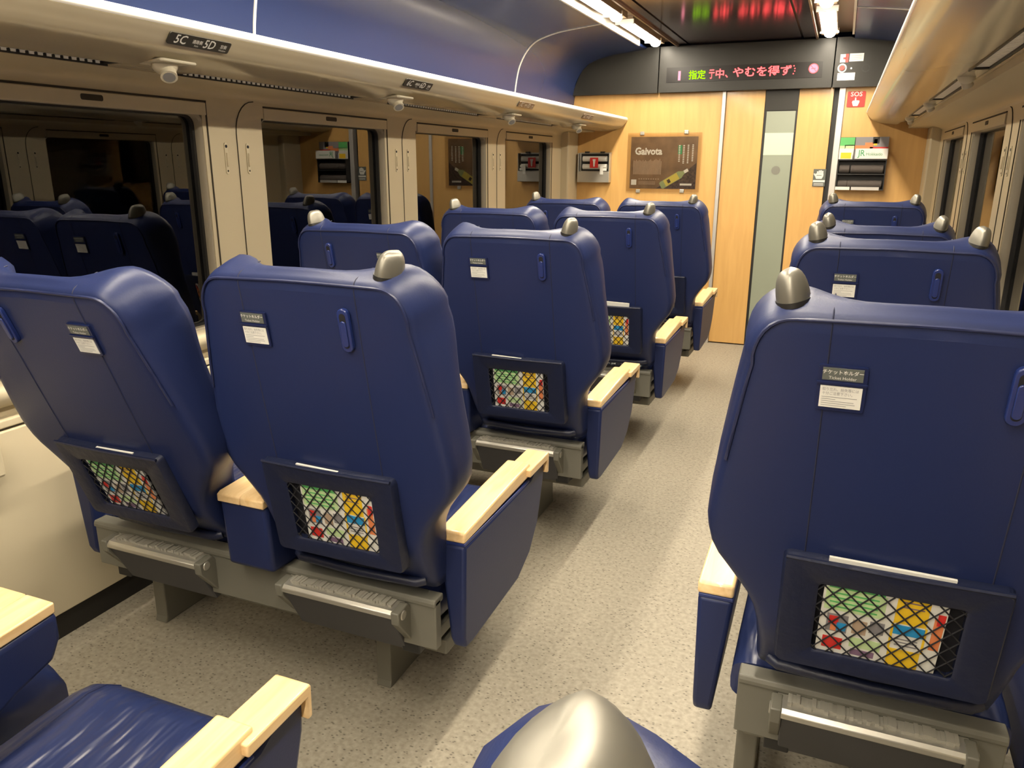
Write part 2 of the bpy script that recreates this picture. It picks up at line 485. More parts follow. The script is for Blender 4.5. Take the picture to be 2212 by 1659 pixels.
def window(side, y0, y1, idx):
    root = empty('window_%d' % idx, (mx(side, -2.17), (y0 + y1) / 2, ZS)); root['kind'] = 'structure'
    def loc(mb):
        L = root.location
        mb.v = [(p[0] - L[0], p[1] - L[1], p[2] - L[2]) for p in mb.v]
        return mb
    X = lambda x: mx(side, x)
    # jamb lining with rounded corners
    a = rrect(y0 - 0.002, y1 + 0.002, ZS - 0.002, ZT + 0.002, 0.035); b = rrect(y0 + 0.004, y1 - 0.006, ZS + 0.008, ZT - 0.004, 0.036)
    c = rrect(y0 + 0.008, y1 - 0.009, ZS + 0.012, ZT - 0.006, 0.036)
    mb = MB(); mb.loft([[(X(-2.172), *p) for p in a], [(X(-2.18), *p) for p in b], [(X(-2.205), *p) for p in b], [(X(-2.207), *p) for p in c]], 'jamb', cap=False)
    loc(mb).build('window_frame', root, smooth=50)
    mb = MB()
    d = rrect(y0 + 0.012, y1 - 0.016, ZS + 0.016, ZT - 0.009, 0.034)
    mb.loft([[(X(-2.205), *p) for p in b], [(X(-2.205), *p) for p in d], [(X(-2.220), *p) for p in d]], 'gasket', cap=False)
    loc(mb).build('gasket', root, smooth=50)
    mb = MB(); mb.box((min(X(-2.220), X(-2.2215)), y0 - 0.01, ZS - 0.01), (max(X(-2.220), X(-2.2215)), y1 + 0.01, ZT + 0.01), 'pane')
    loc(mb).build('pane', root, smooth=0)
    # blind box over the glass with dark gap line and small pull
    mb = MB()
    x0, x1 = sorted((X(-2.172), X(-2.164)))
    mb.box((x0, y0 + 0.015, ZT - 0.004), (x1, y1 + 0.018, ZT + 0.040), 'beige')
    loc(mb).build('blind_box', root, smooth=0, bevel=0.003)
    mb = MB(); x0, x1 = sorted((X(-2.172), X(-2.1665)))
    mb.box((x0, y0 + 0.015, ZT + 0.041), (x1, y1 + 0.024, ZT + 0.047), 'groove')
    mb.box((x0, y1 + 0.018, ZS + 0.03), (x1, y1 + 0.023, ZT + 0.046), 'groove')
    loc(mb).build('gap_line', root, smooth=0)
    ym = y0 + 0.47
    mb = MB(); x0, x1 = sorted((X(-2.166), X(-2.1625)))
    pr = rrect(ym - 0.04, ym + 0.04, ZT + 0.013, ZT + 0.031, 0.006, 3)
    mb.loft([[(x0, *p) for p in pr], [(x1, *p) for p in pr]], 'groove')
    loc(mb).build('blind_pull', root, smooth=0)
    return root
idx = 1
for side in (-1, 1):
    for (a, b) in WIN:
        window(side, a, b, idx); idx += 1

# curtain-hook plates: two on every pillar
hk = empty('hook_plate', (0, 0, 0)); tag(hk, 'x', 'hook', 'small hook plates in pairs on the window pillars')
mb = MB()
pr = [(0.008 * cos(pi * q / 8) , 0.05 + 0.008 * sin(pi * q / 8)) for q in range(9)] + [(-0.008 * cos(pi * q / 8), -0.05 - 0.008 * sin(pi * q / 8)) for q in range(9)]
mb.loft([[(0, *p) for p in pr], [(0.004, *p) for p in pr]], 'beige_lower')
mb.build('plate', hk, smooth=40, bevel=0.001)
mb = MB(); mb.cyl((0.0035, 0, 0.044), 0.006, 0.0015, 'x', 'hole', 10)
mb.build('hole', hk, smooth=0)
mb = MB(); mb.cyl((0.0035, 0, -0.046), 0.004, 0.0012, 'x', 'groove', 8)
mb.build('screw', hk, smooth=0)
mb = MB(); mb.tube([(0.005, 0, 0.02), (0.007, 0, -0.03)], 0.0035, 'beige', 8); mb.build('hook', hk)
first = True
ordinal = ['first', 'second', 'third', 'fourth', 'fifth', 'sixth', 'seventh']
for side in (-1, 1):
    pil = [(WIN[k][1], WIN[k + 1][0]) for k in range(2, 6)]
    for j, (b0, a1) in enumerate(pil):
        for q, yy in enumerate((b0 + 0.105, b0 + 0.225)):
            o = hk if first else copy_tree(hk); first = False
            o.location = (mx(side, -2.170), yy, 1.468); o.rotation_euler = (0, 0, 0 if side < 0 else pi)
            o['label'] = 'beige hook plate, %s of its pair, %s wall, %s pillar from the end wall' % (['nearer', 'farther'][q], 'left' if side < 0 else 'right', ['fourth', 'third', 'second', 'first'][j])

# ------------------------------------------------------------------ luggage racks with soffit
RZ = {-1: 0.0, 1: 0.022}
for side, nm in ((-1, 'luggage_rack'), (1, 'luggage_rack')):
    dz = RZ[side]
    root = empty(nm, (mx(side, -1.9), 2.0, 1.75 + dz))
    tag(root, 'beige luggage rack with white edge along the left wall above the windows' if side < 0 else 'glossy beige luggage rack along the right wall mirroring the orange end wall', 'luggage rack', 'luggage racks')
    L = root.location
    loc = lambda mb: (setattr(mb, 'v', [(p[0] - L[0], p[1] - L[1], p[2] - L[2]) for p in mb.v]), mb)[1]
    under = smooth_prof([(-1.687, 1.800), (-1.694, 1.788), (-1.7035, 1.776), (-1.713, 1.764), (-1.728, 1.751), (-1.755, 1.739), (-1.803, 1.727), (-1.868, 1.720), (-1.899, 1.718)], 4)
    tp = [(-2.15, 1.80), (-1.70, 1.815), (-1.688, 1.806)]
    prof = under + [(-1.900, 1.718), (-1.900, 1.735), (-1.960, 1.735), (-1.960, 1.716), (-2.02, 1.716), (-2.02, 1.76), (-2.15, 1.76)] + tp
    mb = MB(); mb.prism([(mx(side, x), z + dz) for x, z in prof], 'y', YB, YW - 0.005, 'rack')
    loc(mb).build('shelf', root, smooth=40)
    mb = MB()
    ep = smooth_prof([(-1.700, 1.797), (-1.689, 1.799), (-1.683, 1.806), (-1.684, 1.818), (-1.694, 1.827), (-1.712, 1.826)], 3)
    mb.prism([(mx(side, x), z + dz) for x, z in ep], 'y', YB, YW - 0.006, 'white')
    loc(mb).build('edge_trim', root, smooth=50)

# air grilles recessed in the soffit
gr0 = empty('air_grille', (0, 0, 0)); tag(gr0, 'x', 'grille', 'ribbed air grilles under the racks')
mb = MB()
mb.box((-0.024, -0.47, 0.008), (0.024, 0.47, 0.010), 'grille')
mb.build('backing', gr0, smooth=0)
mb = MB()
for k in range(38):
    y = -0.455 + k * 0.91 / 37
    mb.box((-0.0235, y - 0.0085, 0.003), (0.0235, y + 0.0085, 0.009), 'grille'); mb.box((-0.0245, y - 0.0065, -0.0035), (-0.0215, y + 0.0065, 0.004), 'grille')
mb.build('ribs', gr0, smooth=0)
mb = MB()
mb.box((-0.029, -0.49, -0.008), (-0.025, 0.49, 0.010), 'gasket'); mb.box((0.025, -0.49, -0.003), (0.029, 0.49, 0.010), 'gasket')
mb.box((-0.029, 0.47, -0.002), (0.029, 0.49, 0.010), 'gasket'); mb.box((-0.029, -0.49, -0.002), (0.029, -0.47, 0.010), 'gasket')
mb.build('frame', gr0, smooth=0)
mb = MB(); mb.box((-0.029, 0.4905, -0.003), (0.029, 0.7595, 0.012), 'rack'); mb.build('blank_cover', gr0, smooth=0)
first = True
GY = [1.24 - 1.25, 1.24, 2.47, 3.73, 4.98]
for side in (-1, 1):
    for k, y in enumerate(GY):
        o = gr0 if first else copy_tree(gr0); first = False
        o.location = (mx(side, -1.930), y, 1.721 + RZ[side])
        o['label'] = 'narrow ribbed air grille under the %s luggage rack, %s from the end wall' % ('left' if side < 0 else 'right', ['fifth', 'fourth', 'third', 'second', 'first'][k])

# reading lamps under the rack
RLX = {-1: -1.805, 1: -1.915}
rl = empty('reading_lamp', (0, 0, 0)); tag(rl, 'x', 'reading lamp', 'reading lamps under the racks')
mb = MB()
mb.prism([(-0.070, 0.030), (0.045, 0.062), (0.055, 0.055), (0.055, -0.062), (0.045, -0.07), (-0.070, -0.038)], 'z', -0.007, 0.002, 'nozzle')
mb.build('base_plate', rl, smooth=0, bevel=0.004)
mb = MB(); rings = []
for j in range(7):
    a = j / 6 * pi / 2
    rings.append([(0.0 + 0.036 * cos(a) * cos(2 * pi * q / 16), -0.01 + 0.036 * cos(a) * sin(2 * pi * q / 16), -0.008 - 0.030 * sin(a)) for q in range(16)])
mb.loft(rings, 'nozzle'); mb.build('socket', rl, smooth=50)
mb = MB()
mb.cyl((0, 0, 0), 0.021, 0.026, 'z', 'nozzle', 20, 0.023); mb.cyl((0, 0, 0.026), 0.017, 0.0012, 'z', 'print', 16)
mb.xf(Matrix.Translation((0.012, -0.012, -0.024)) @ Matrix.Rotation(RAD(140), 4, Vector((0.75, 0.9, 0)).normalized()))
mb.build('spot', rl, smooth=40)
first = True
RY = [0.55, 1.80, 3.06, 4.32, 5.58]
for side in (-1, 1):
    for k, y in enumerate(RY):
        o = rl if first else copy_tree(rl); first = False
        o.location = (mx(side, RLX[side]), y + (0 if side < 0 else 0.12), 1.726 + RZ[side]); o.rotation_euler = (0, 0, 0 if side < 0 else pi * 0.5); o.scale = (1, 1, 1) if side < 0 else (0.8, 0.8, 0.8)
        o['label'] = 'small cream reading spot lamp under the %s rack, %s from the end wall' % ('left' if side < 0 else 'right', ['fifth', 'fourth', 'third', 'second', 'first'][k])

# seat number plates on the lip of the left rack
def seat_plate(n, y, faint):
    root = empty('seat_number_plate', (-1.7035, y, 1.775)); tag(root, 'dark seat number plate reading %dC %dD on the left rack lip' % (n, n), 'number plate', 'seat number plates')
    # the lip slopes: local u along the car, v up the slope
    up = Vector((0.019, 0, 0.024)).normalized(); u = Vector((0, 1, 0)); nn = u.cross(up)
    if nn.x < 0: nn = -nn
    R = Matrix(((u.x, up.x, nn.x, 0), (u.y, up.y, nn.y, 0), (u.z, up.z, nn.z, 0), (0, 0, 0, 1)))
    R = R @ Matrix.Translation((0, 0, 0.0032))
    mb = MB(); pr = [(p[0], p[1]) for p in rrect(-0.115, 0.115, -0.0175, 0.0175, 0.006, 3)]
    mb.loft([[R @ Vector((p[0], p[1], -0.0022)) for p in pr], [R @ Vector((p[0], p[1], 0.0015)) for p in pr]], 'plate' if not faint else 'bronze')
    mb.build('plate', root, smooth=0)
    mb = MB()
    for s, x in (('%dC' % n, -0.062), ('%dD' % n, 0.045)):
        mb.text(s, 0.036, 'paper', R @ Matrix.Translation((x - 0.012, 0, 0.0018)), bold=0.012, shear=0.12)
    for x in (-0.012, 0.088):
        mb.text('通路側' if x < 0 else '窓側', 0.0125, 'paper', R @ Matrix.Translation((x, 0.001, 0.0018)), bold=0.01)
        mb.text('Aisle' if x < 0 else 'Window', 0.008, 'paper', R @ Matrix.Translation((x, -0.010, 0.0018)))
    mb.build('lettering', root, smooth=0)
for n, y in ((5, 1.825), (6, 3.07), (7, 4.32), (8, 5.5)):
    seat_plate(n, y, n > 6)

# heater box on the left wall by the camera
t = empty('wall_box', (-2.10, 1.225, 0.655)); tag(t, 'small cream box on the left wall below the window sill', 'box')
mb = MB(); mb.box((-0.02, -0.09, -0.05), (0.03, 0.09, 0.05), 'beige_lower'); mb.build('body', t, smooth=0, bevel=0.008)
mb = MB(); mb.box((0.03, -0.06, -0.004), (0.0315, 0.06, 0.0), 'groove'); mb.build('slot', t, smooth=0)

# ------------------------------------------------------------------ end wall with door
DX0, DX1 = -0.902, -0.125
mb = MB()
mb.box((XL - 0.1, YW, 0.0), (-0.932, YW + 0.08, 2.03), 'orange')
mb.box((-0.044, YW, 0.0), (XR + 0.1, YW + 0.08, 2.03), 'orange')
mb.box((-0.932, YW + 0.05, 0.0), (-0.044, YW + 0.08, 2.03), 'black')
struct(mb, 'wall_back', smooth=0)
mb = MB(); mb.box((XL - 0.1, YB - 0.06, 0.0), (XR + 0.1, YB, 2.5), 'orange'); struct(mb, 'wall_front', smooth=0)
mb = MB(); mb.box((-0.933, YW - 0.018, 0), (-0.905, YW + 0.05, 2.01), 'steelstrip'); struct(mb, 'trim_9', smooth=0, bevel=0.003)
mb = MB(); mb.box((-0.088, YW - 0.018, 0), (-0.044, YW + 0.05, 2.02), 'steelstrip'); struct(mb, 'trim_10', smooth=0, bevel=0.003)
mb = MB()
for s in (-1, 1):       # corner posts where the side walls meet the end wall
    bx(mb, s, (-2.19, 6.30, 0.745), (-2.105, YW, 1.716), 'beige')
struct(mb, 'trim_11', smooth=0, bevel=0.012)

door = empty('door_1', (-0.51, YW, 0)); door['kind'] = 'structure'
def dl(mb): mb.v = [(p[0] + 0.51, p[1] - YW, p[2]) for p in mb.v]; return mb
mb = MB(); mb.box((DX0, YW + 0.004, 0.01), (-0.612, YW + 0.04, 2.01), 'orange'); mb.box((-0.367, YW + 0.004, 0.01), (DX1, YW + 0.04, 2.01), 'orange')
mb.box((-0.612, YW + 0.012, 0.01), (-0.367, YW + 0.04, 2.01), 'black')
dl(mb).build('leaf', door, smooth=0, bevel=0.002)
mb = MB(); mb.box((-0.592, YW + 0.006, 0.06), (-0.381, YW + 0.0115, 1.85), 'frost'); dl(mb).build('glass_strip', door, smooth=0)
mb = MB(); mb.box((-0.592, YW + 0.0045, 1.528), (-0.381, YW + 0.0058, 1.692), 'frost_band'); dl(mb).build('frosted_band', door, smooth=0)
mb = MB(); mb.cyl((-0.487, YW + 0.0045, 1.413), 0.033, 0.0014, 'y', 'frost_dot', 24); dl(mb).build('warning_dot', door, smooth=0)
mb = MB(); mb.box((-0.607, YW + 0.006, 1.857), (-0.372, YW + 0.0115, 2.01), 'header'); dl(mb).build('upper_panel', door, smooth=0)

# header over the door
hd = empty('trim_12', (XC, YW, 2.0)); hd['kind'] = 'structure'
def hl(mb): mb.v = [(p[0] - XC, p[1] - YW, p[2] - 2.0) for p in mb.v]; return mb
HY = YW - 0.06
def hdr_part(x0, x1, name, parent=hd):
    prof = cove_profile(-1)
    def ztop(x):
        xx = x if x < XC else 2 * XC - x
        if xx > -1.545: return 2.345
        for (xa, za), (xb, zb) in zip(prof[:-1], prof[1:]):
            if xa <= xx <= xb: return za + (zb - za) * (xx - xa) / (xb - xa) + 0.002
        return 2.0
    xs = [x0 + (x1 - x0) * i / 24 for i in range(25)]
    poly = [(x0, 2.003), (x1, 2.003)] + [(x, max(2.004, ztop(x))) for x in xs[::-1]]
    mb = MB(); mb.prism(poly, 'y', HY, YW + 0.08, 'header')
    return hl(mb).build(name, parent, smooth=0, bevel=0.003)
hdr_part(-2.155, -1.438, 'left_panel'); hdr_part(-1.432, -0.146, 'middle_panel'); hdr_part(-0.140, 0.585, 'right_panel')
# header face is at HY: measured positions on the wall plane shrink towards the camera by k
KH = HY / YW
def hx(x): return x * KH
def hz(z): return CAM_POS.z + (z - CAM_POS.z) * KH

led = empty('led_display', (hx(-0.80), HY, hz(2.08))); tag(led, 'long black display above the door with red and green lit characters', 'display')
def ll(mb): L = led.location; mb.v = [(p[0] - L[0], p[1] - L[1], p[2] - L[2]) for p in mb.v]; return mb
x0, x1, z0, z1 = hx(-1.383), hx(-0.222), hz(2.083), hz(2.194)
mb = MB(); mb.box((x0, HY - 0.004, z0), (x1, HY + 0.004, z1), 'ledblack'); ll(mb).build('screen', led, smooth=0)
def led_text(s, xa, xb, zc, h, k, name, bold=0.02):
    vs, fs = text_geo(s, 'LEFT', bold)
    mnx = min(v[0] for v in vs); mxx = max(v[0] for v in vs); mny = min(v[1] for v in vs); mxy = max(v[1] for v in vs)
    mb = MB(); sx = (xb - xa) / (mxx - mnx); sz = h / (mxy - mny)
    mb.add([(xa + (v[0] - mnx) * sx, HY - 0.0052, zc - h / 2 + (v[1] - mny) * sz) for v in vs], fs, k)
    return ll(mb).build(name, led, smooth=0)
zc = hz(2.137)
led_text('1', hx(-1.290), hx(-1.270), hz(2.131), 0.068, 'led_pink', 'car_number', 0.01)
led_text('指定', hx(-1.207), hx(-1.075), hz(2.134), 0.068, 'led_green', 'reserved_text', 0.016)
led_text('亍', hx(-1.050), hx(-1.008), hz(2.134), 0.066, 'led_red', 'message_text', 0.016)
led_text('中', hx(-0.998), hx(-0.935), hz(2.136), 0.068, 'led_red', 'message_text', 0.016)
led_text('、', hx(-0.925), hx(-0.905), hz(2.115), 0.022, 'led_red', 'message_text', 0.016)
led_text('やむを得ず', hx(-0.868), hx(-0.440), hz(2.141), 0.072, 'led_red', 'message_text', 0.016)
mb = MB()
for k in range(4): mb.cyl((hx(-0.425) + (0.008 if k in (1, 2) else 0), HY - 0.0055, hz(2.115) + k * 0.018), 0.0045, 0.001, 'y', 'led_red', 8)
ll(mb).build('cut_character', led, smooth=0)
mb = MB(); mb.cyl((hx(-0.285), HY - 0.0055, hz(2.146)), 0.034, 0.0012, 'y', 'led_red', 24); mb.cyl((hx(-0.285), HY - 0.0065, hz(2.146)), 0.029, 0.0008, 'y', 'led_pink', 24)
mb.box((hx(-0.285) - 0.016, HY - 0.0072, hz(2.146) - 0.003), (hx(-0.285) + 0.014, HY - 0.0066, hz(2.146) + 0.003), 'led_red')
mb.tube([(hx(-0.285) - 0.02, HY - 0.0072, hz(2.146) + 0.02), (hx(-0.285) + 0.02, HY - 0.0072, hz(2.146) - 0.02)], 0.0022, 'led_red', 4)
ll(mb).build('no_smoking_symbol', led, smooth=0)

# alarm panel on the header
al = empty('alarm_panel', (hx(-0.03), HY, hz(2.06))); tag(al, 'round alarm button with white and red stickers on the dark header', 'alarm')
def al_(mb): L = al.location; mb.v = [(p[0] - L[0], p[1] - L[1], p[2] - L[2]) for p in mb.v]; return mb
mb = MB(); mb.box((hx(-0.108), HY - 0.002, hz(2.18)), (hx(-0.055), HY, hz(2.236)), 'paper'); mb.box((hx(-0.072), HY - 0.0028, hz(2.18)), (hx(-0.052), HY - 0.001, hz(2.236)), 'red')
mb.box((hx(-0.088), HY - 0.0028, hz(2.20)), (hx(-0.068), HY - 0.001, hz(2.214)), 'red'); al_(mb).build('red_sticker', al, smooth=0)
mb = MB(); mb.box((hx(-0.045), HY - 0.002, hz(2.184)), (hx(0.050), HY, hz(2.238)), 'paper')
for i in range(3): mb.box((hx(-0.036), HY - 0.0026, hz(2.198 + i * 0.012)), (hx(0.038), HY - 0.001, hz(2.201 + i * 0.012)), 'poster_text')
al_(mb).build('white_sticker', al, smooth=0)
mb = MB(); mb.cyl((hx(-0.088), HY - 0.006, hz(2.140)), 0.031, 0.006, 'y', 'paper', 24); mb.cyl((hx(-0.088), HY - 0.008, hz(2.140)), 0.022, 0.004, 'y', 'signgrey', 24); al_(mb).build('button_ring', al, smooth=30)
mb = MB(); mb.cyl((hx(-0.088), HY - 0.014, hz(2.140)), 0.016, 0.010, 'y', 'red', 20); al_(mb).build('button', al, smooth=30)
mb = MB(); mb.cyl((hx(-0.030), HY - 0.003, hz(2.139)), 0.014, 0.003, 'y', 'black', 16); mb.cyl((hx(-0.026), HY - 0.004, hz(2.137)), 0.006, 0.002, 'y', 'steelstrip', 12); al_(mb).build('key_hole', al, smooth=30)
mb = MB(); mb.cyl((hx(0.072), HY - 0.003, hz(2.136)), 0.027, 0.003, 'y', 'black', 20); mb.cyl((hx(0.072), HY - 0.004, hz(2.136)), 0.022, 0.002, 'y', 'header', 20); al_(mb).build('buzzer', al, smooth=30)
mb = MB(); mb.box((hx(-0.115), HY - 0.002, hz(2.056)), (hx(0.004), HY, hz(2.107)), 'steelstrip')
for i in range(3): mb.box((hx(-0.105), HY - 0.0026, hz(2.066 + i * 0.013)), (hx(-0.01), HY - 0.001, hz(2.069 + i * 0.013)), 'paper')
al_(mb).build('lower_sticker', al, smooth=0)

# ---- things hung on the end wall
def wl(root):
    L = root.location
    def f(mb): mb.v = [(p[0] - L[0], p[1] - L[1], p[2] - L[2]) for p in mb.v]; return mb
    return f
WY = YW - 0.001
# SOS sign with pointing hand
t = empty('emergency_sign', (0.032, WY, 1.923)); tag(t, 'square red SOS sign with white pointing hand right of the door', 'sign'); f = wl(t)
mb = MB(); pr = rrect(-0.029, 0.093, 1.868, 1.977, 0.008, 3); mb.loft([[(p[0], WY, p[1]) for p in pr], [(p[0], WY - 0.004, p[1]) for p in pr]], 'red'); f(mb).build('board', t, smooth=0)
mb = MB(); mb.text('SOS', 0.044, 'paper', frame_y(0.032, WY - 0.0042, 1.956), bold=0.02, sx=1.05)
hy0 = WY - 0.0062; hy1 = WY - 0.0042
mb.prism([(0.008, 1.910), (0.006, 1.900), (0.016, 1.874), (0.046, 1.874), (0.056, 1.900), (0.056, 1.912), (0.044, 1.914), (0.034, 1.914), (0.032, 1.934), (0.024, 1.934), (0.023, 1.912), (0.016, 1.914)], 'y', hy0, hy1, 'paper')
f(mb).build('symbol', t, smooth=0)
# palm sign on the door leaf: hand sign
t = empty('door_touch_sign', (-0.164, WY, 1.36)); tag(t, 'small grey sign with a white palm on the orange door', 'sign'); f = wl(t)
mb = MB(); mb.box((-0.209, WY - 0.002, 1.296), (-0.119, WY + 0.004, 1.425), 'signgrey'); mb.box((-0.206, WY - 0.003, 1.328), (-0.122, WY - 0.0015, 1.343), 'paper')
f(mb).build('board', t, smooth=0)
mb = MB(); hy0, hy1 = WY - 0.0045, WY - 0.002
mb.prism([(-0.186, 1.352), (-0.146, 1.352), (-0.136, 1.372), (-0.136, 1.392), (-0.192, 1.392), (-0.196, 1.376)], 'y', hy0, hy1, 'paper')
for i, (x, h) in enumerate(((-0.184, 0.016), (-0.172, 0.022), (-0.160, 0.024), (-0.148, 0.019))): mb.box((x, hy0, 1.392), (x + 0.010, hy1, 1.392 + h), 'paper')
mb.prism([(-0.196, 1.372), (-0.207, 1.390), (-0.201, 1.394), (-0.190, 1.382)], 'y', hy0, hy1, 'paper')
mb.box((-0.200, hy0, 1.304), (-0.130, hy1, 1.308), 'paper'); mb.box((-0.200, hy0, 1.314), (-0.130, hy1, 1.318), 'paper')
mb.box((-0.184, hy0 - 0.001, 1.377), (-0.148, hy1, 1.381), 'signgrey')
f(mb).build('palm_symbol', t, smooth=0)

# poster in an acrylic frame
t = empty('poster', (-1.37, WY, 1.24)); tag(t, 'brown bottle poster in a clear acrylic holder on the orange wall', 'poster'); f = wl(t)
mb = MB(); mb.box((-1.645, WY - 0.003, 1.262), (-1.098, WY - 0.001, 1.672), 'poster')
mb.prism([(-1.10, 1.264), (-1.42, 1.264), (-1.30, 1.34), (-1.18, 1.40), (-1.10, 1.47)], 'y', WY - 0.0036, WY - 0.0028, 'poster_dark')
f(mb).build('sheet', t, smooth=0)
mb = MB()
# headline with small serifs
mb.text('Gaivota', 0.078, 'paper', frame_y(-1.497, WY - 0.0034, 1.557), bold=0.035, sx=0.92)
f(mb).build('headline', t, smooth=0)
mb = MB()
for i in range(22): mb.box((-1.618 + i * 0.0108, WY - 0.0040, 1.375), (-1.613 + i * 0.0108, WY - 0.0031, 1.492 + random.uniform(-0.012, 0.006)), 'poster_text')
for i in range(9): mb.box((-1.57 + i * 0.020, WY - 0.004, 1.335), (-1.56 + i * 0.020, WY - 0.0031, 1.342), 'poster_text')
for i in range(3): mb.box((-1.57, WY - 0.004, 1.295 + i * 0.010), (-1.43, WY - 0.0031, 1.298 + i * 0.010), 'poster_text')
for c, (x, zt, n) in enumerate(((-1.243, 1.598, 10), (-1.208, 1.598, 11), (-1.173, 1.600, 11), (-1.136, 1.602, 10))):
    for i in range(n): mb.box((x - 0.006, WY - 0.004, zt - i * 0.0135), (x + 0.006, WY - 0.0031, zt - i * 0.0135 + 0.008), 'paper')
mb.box((-1.254, WY - 0.0036, 1.535), (-1.222, WY - 0.0029, 1.605), 'jr')
mb.box((-1.632, WY - 0.004, 1.290), (-1.588, WY - 0.0031, 1.333), 'paper')
mb.box((-1.225, WY - 0.0044, 1.290), (-1.13, WY - 0.0031, 1.305), 'paper')
f(mb).build('fine_print', t, smooth=0)
# slanted bottle drawn on the sheet
mb = MB(); Rb = Matrix.Translation((-1.268, WY - 0.0037, 1.352)) @ Matrix.Rotation(RAD(-31), 4, 'Y')
def flat(poly, k, d):
    n = len(poly); vs = [Rb @ Vector((p[0], -d, p[1])) for p in poly] + [Rb @ Vector((p[0], 0.0005 - d, p[1])) for p in poly]
    mb.add(vs, [tuple(range(n)), tuple(range(n, 2 * n))[::-1]] + [(i, (i + 1) % n, n + (i + 1) % n, n + i) for i in range(n)], k)
flat([(-0.135, -0.022), (-0.125, -0.030), (0.045, -0.030), (0.075, -0.014), (0.10, -0.011), (0.10, 0.011), (0.075, 0.014), (0.045, 0.030), (-0.125, 0.030), (-0.135, 0.022)], 'bottle', 0.0005)
flat([(-0.095, -0.027), (0.028, -0.027), (0.028, 0.027), (-0.095, 0.027)], 'ylabel', 0.0011)
flat([(-0.07, -0.015), (-0.045, -0.015), (-0.045, 0.015), (-0.07, 0.015)], 'poster_dark', 0.0016)
flat([(0.085, -0.012), (0.120, -0.012), (0.120, 0.012), (0.085, 0.012)], 'paper', 0.0011)
f(mb).build('bottle_picture', t, smooth=0)
mb = MB(); mb.box((-1.671, WY - 0.010, 1.238), (-1.069, WY - 0.0065, 1.703), 'acrylic'); f(mb).build('acrylic_sheet', t, smooth=0)
for x, z in ((-1.555, 1.700), (-1.195, 1.706), (-1.570, 1.240), (-1.205, 1.245)):
    mb = MB(); mb.box((x - 0.017, WY - 0.014, z - 0.014), (x + 0.017, WY, z + 0.014), 'alu'); f(mb).build('clip', t, smooth=0, bevel=0.003)

# metal holder with white rolls left of the poster
t = empty('flashlight_holder', (-1.945, WY, 1.307)); tag(t, 'small metal wall holder with white rolls and red sign in the left corner', 'holder'); f = wl(t)
mb = MB()
mb.box((-2.082, WY - 0.012, 1.31), (-1.808, WY, 1.55), 'alu')
mb.box((-2.084, WY - 0.075, 1.307), (-1.806, WY - 0.010, 1.395), 'alu')
for x in (-2.084, -1.814): mb.box((x, WY - 0.070, 1.39), (x + 0.008, WY - 0.008, 1.545), 'alu')
f(mb).build('body', t, smooth=0, bevel=0.003)
mb = MB(); mb.box((-2.07, WY - 0.014, 1.40), (-1.82, WY - 0.0115, 1.54), 'black'); f(mb).build('back_panel', t, smooth=0)
for z in (1.435, 1.498):
    mb = MB(); mb.cyl((-2.045, WY - 0.040, z), 0.022, 0.21, 'x', 'paper', 14); f(mb).build('white_roll', t, smooth=40)
mb = MB(); mb.box((-1.975, WY - 0.072, 1.425), (-1.905, WY - 0.068, 1.508), 'red')
mb.prism([(-1.944, 1.435), (-1.934, 1.435), (-1.930, 1.478), (-1.926, 1.488), (-1.926, 1.495), (-1.952, 1.495), (-1.952, 1.488), (-1.948, 1.478)], 'y', WY - 0.0745, WY - 0.0718, 'paper')
f(mb).build('red_sign', t, smooth=0)
mb = MB(); mb.box((-1.885, WY - 0.079, 1.372), (-1.858, WY - 0.074, 1.445), 'paper'); mb.box((-1.858, WY - 0.079, 1.402), (-1.828, WY - 0.074, 1.422), 'paper'); mb.box((-1.858, WY - 0.079, 1.432), (-1.834, WY - 0.074, 1.445), 'paper')
f(mb).build('white_tag', t, smooth=0)
for x in (-2.035, -1.90): 
    mb = MB(); mb.box((x, WY - 0.03, 1.545), (x + 0.035, WY - 0.002, 1.558), 'black'); f(mb).build('clip', t, smooth=0)

# brochure and blanket rack
t = empty('brochure_rack', (0.12, WY, 1.272)); tag(t, 'black wall rack with shelves right of the door below the SOS sign', 'rack'); f = wl(t)
bx0, bx1 = -0.042, 0.288
mb = MB(); mb.box((bx0, WY - 0.006, 1.275), (bx1, WY, 1.655), 'black')
for x in (bx0, bx1 - 0.006): mb.box((x, WY - 0.085, 1.275), (x + 0.006, WY - 0.004, 1.49), 'black')
f(mb).build('body', t, smooth=0)
for z in (1.275, 1.385, 1.488):
    mb = MB(); mb.box((bx0, WY - 0.09, z), (bx1, WY - 0.005, z + 0.008), 'black'); f(mb).build('shelf', t, smooth=0)
mb = MB(); mb.box((bx0, WY - 0.094, 1.275), (bx0 + 0.10, WY - 0.089, 1.298), 'paper'); mb.box((bx0 + 0.11, WY - 0.094, 1.275), (bx1 - 0.03, WY - 0.089, 1.298), 'steelstrip'); f(mb).build('shelf_label', t, smooth=0)
mb = MB(); mb.box((0.07, WY - 0.098, 1.500), (bx1, WY - 0.094, 1.572), 'paper')
mb.text('JR', 0.062, 'jr', frame_y(0.112, WY - 0.0985, 1.538), bold=0.008, sx=0.85)
mb.text('Hokkaido', 0.030, 'jr', frame_y(0.198, WY - 0.0985, 1.532), sx=0.95)
f(mb).build('operator_plate', t, smooth=0)
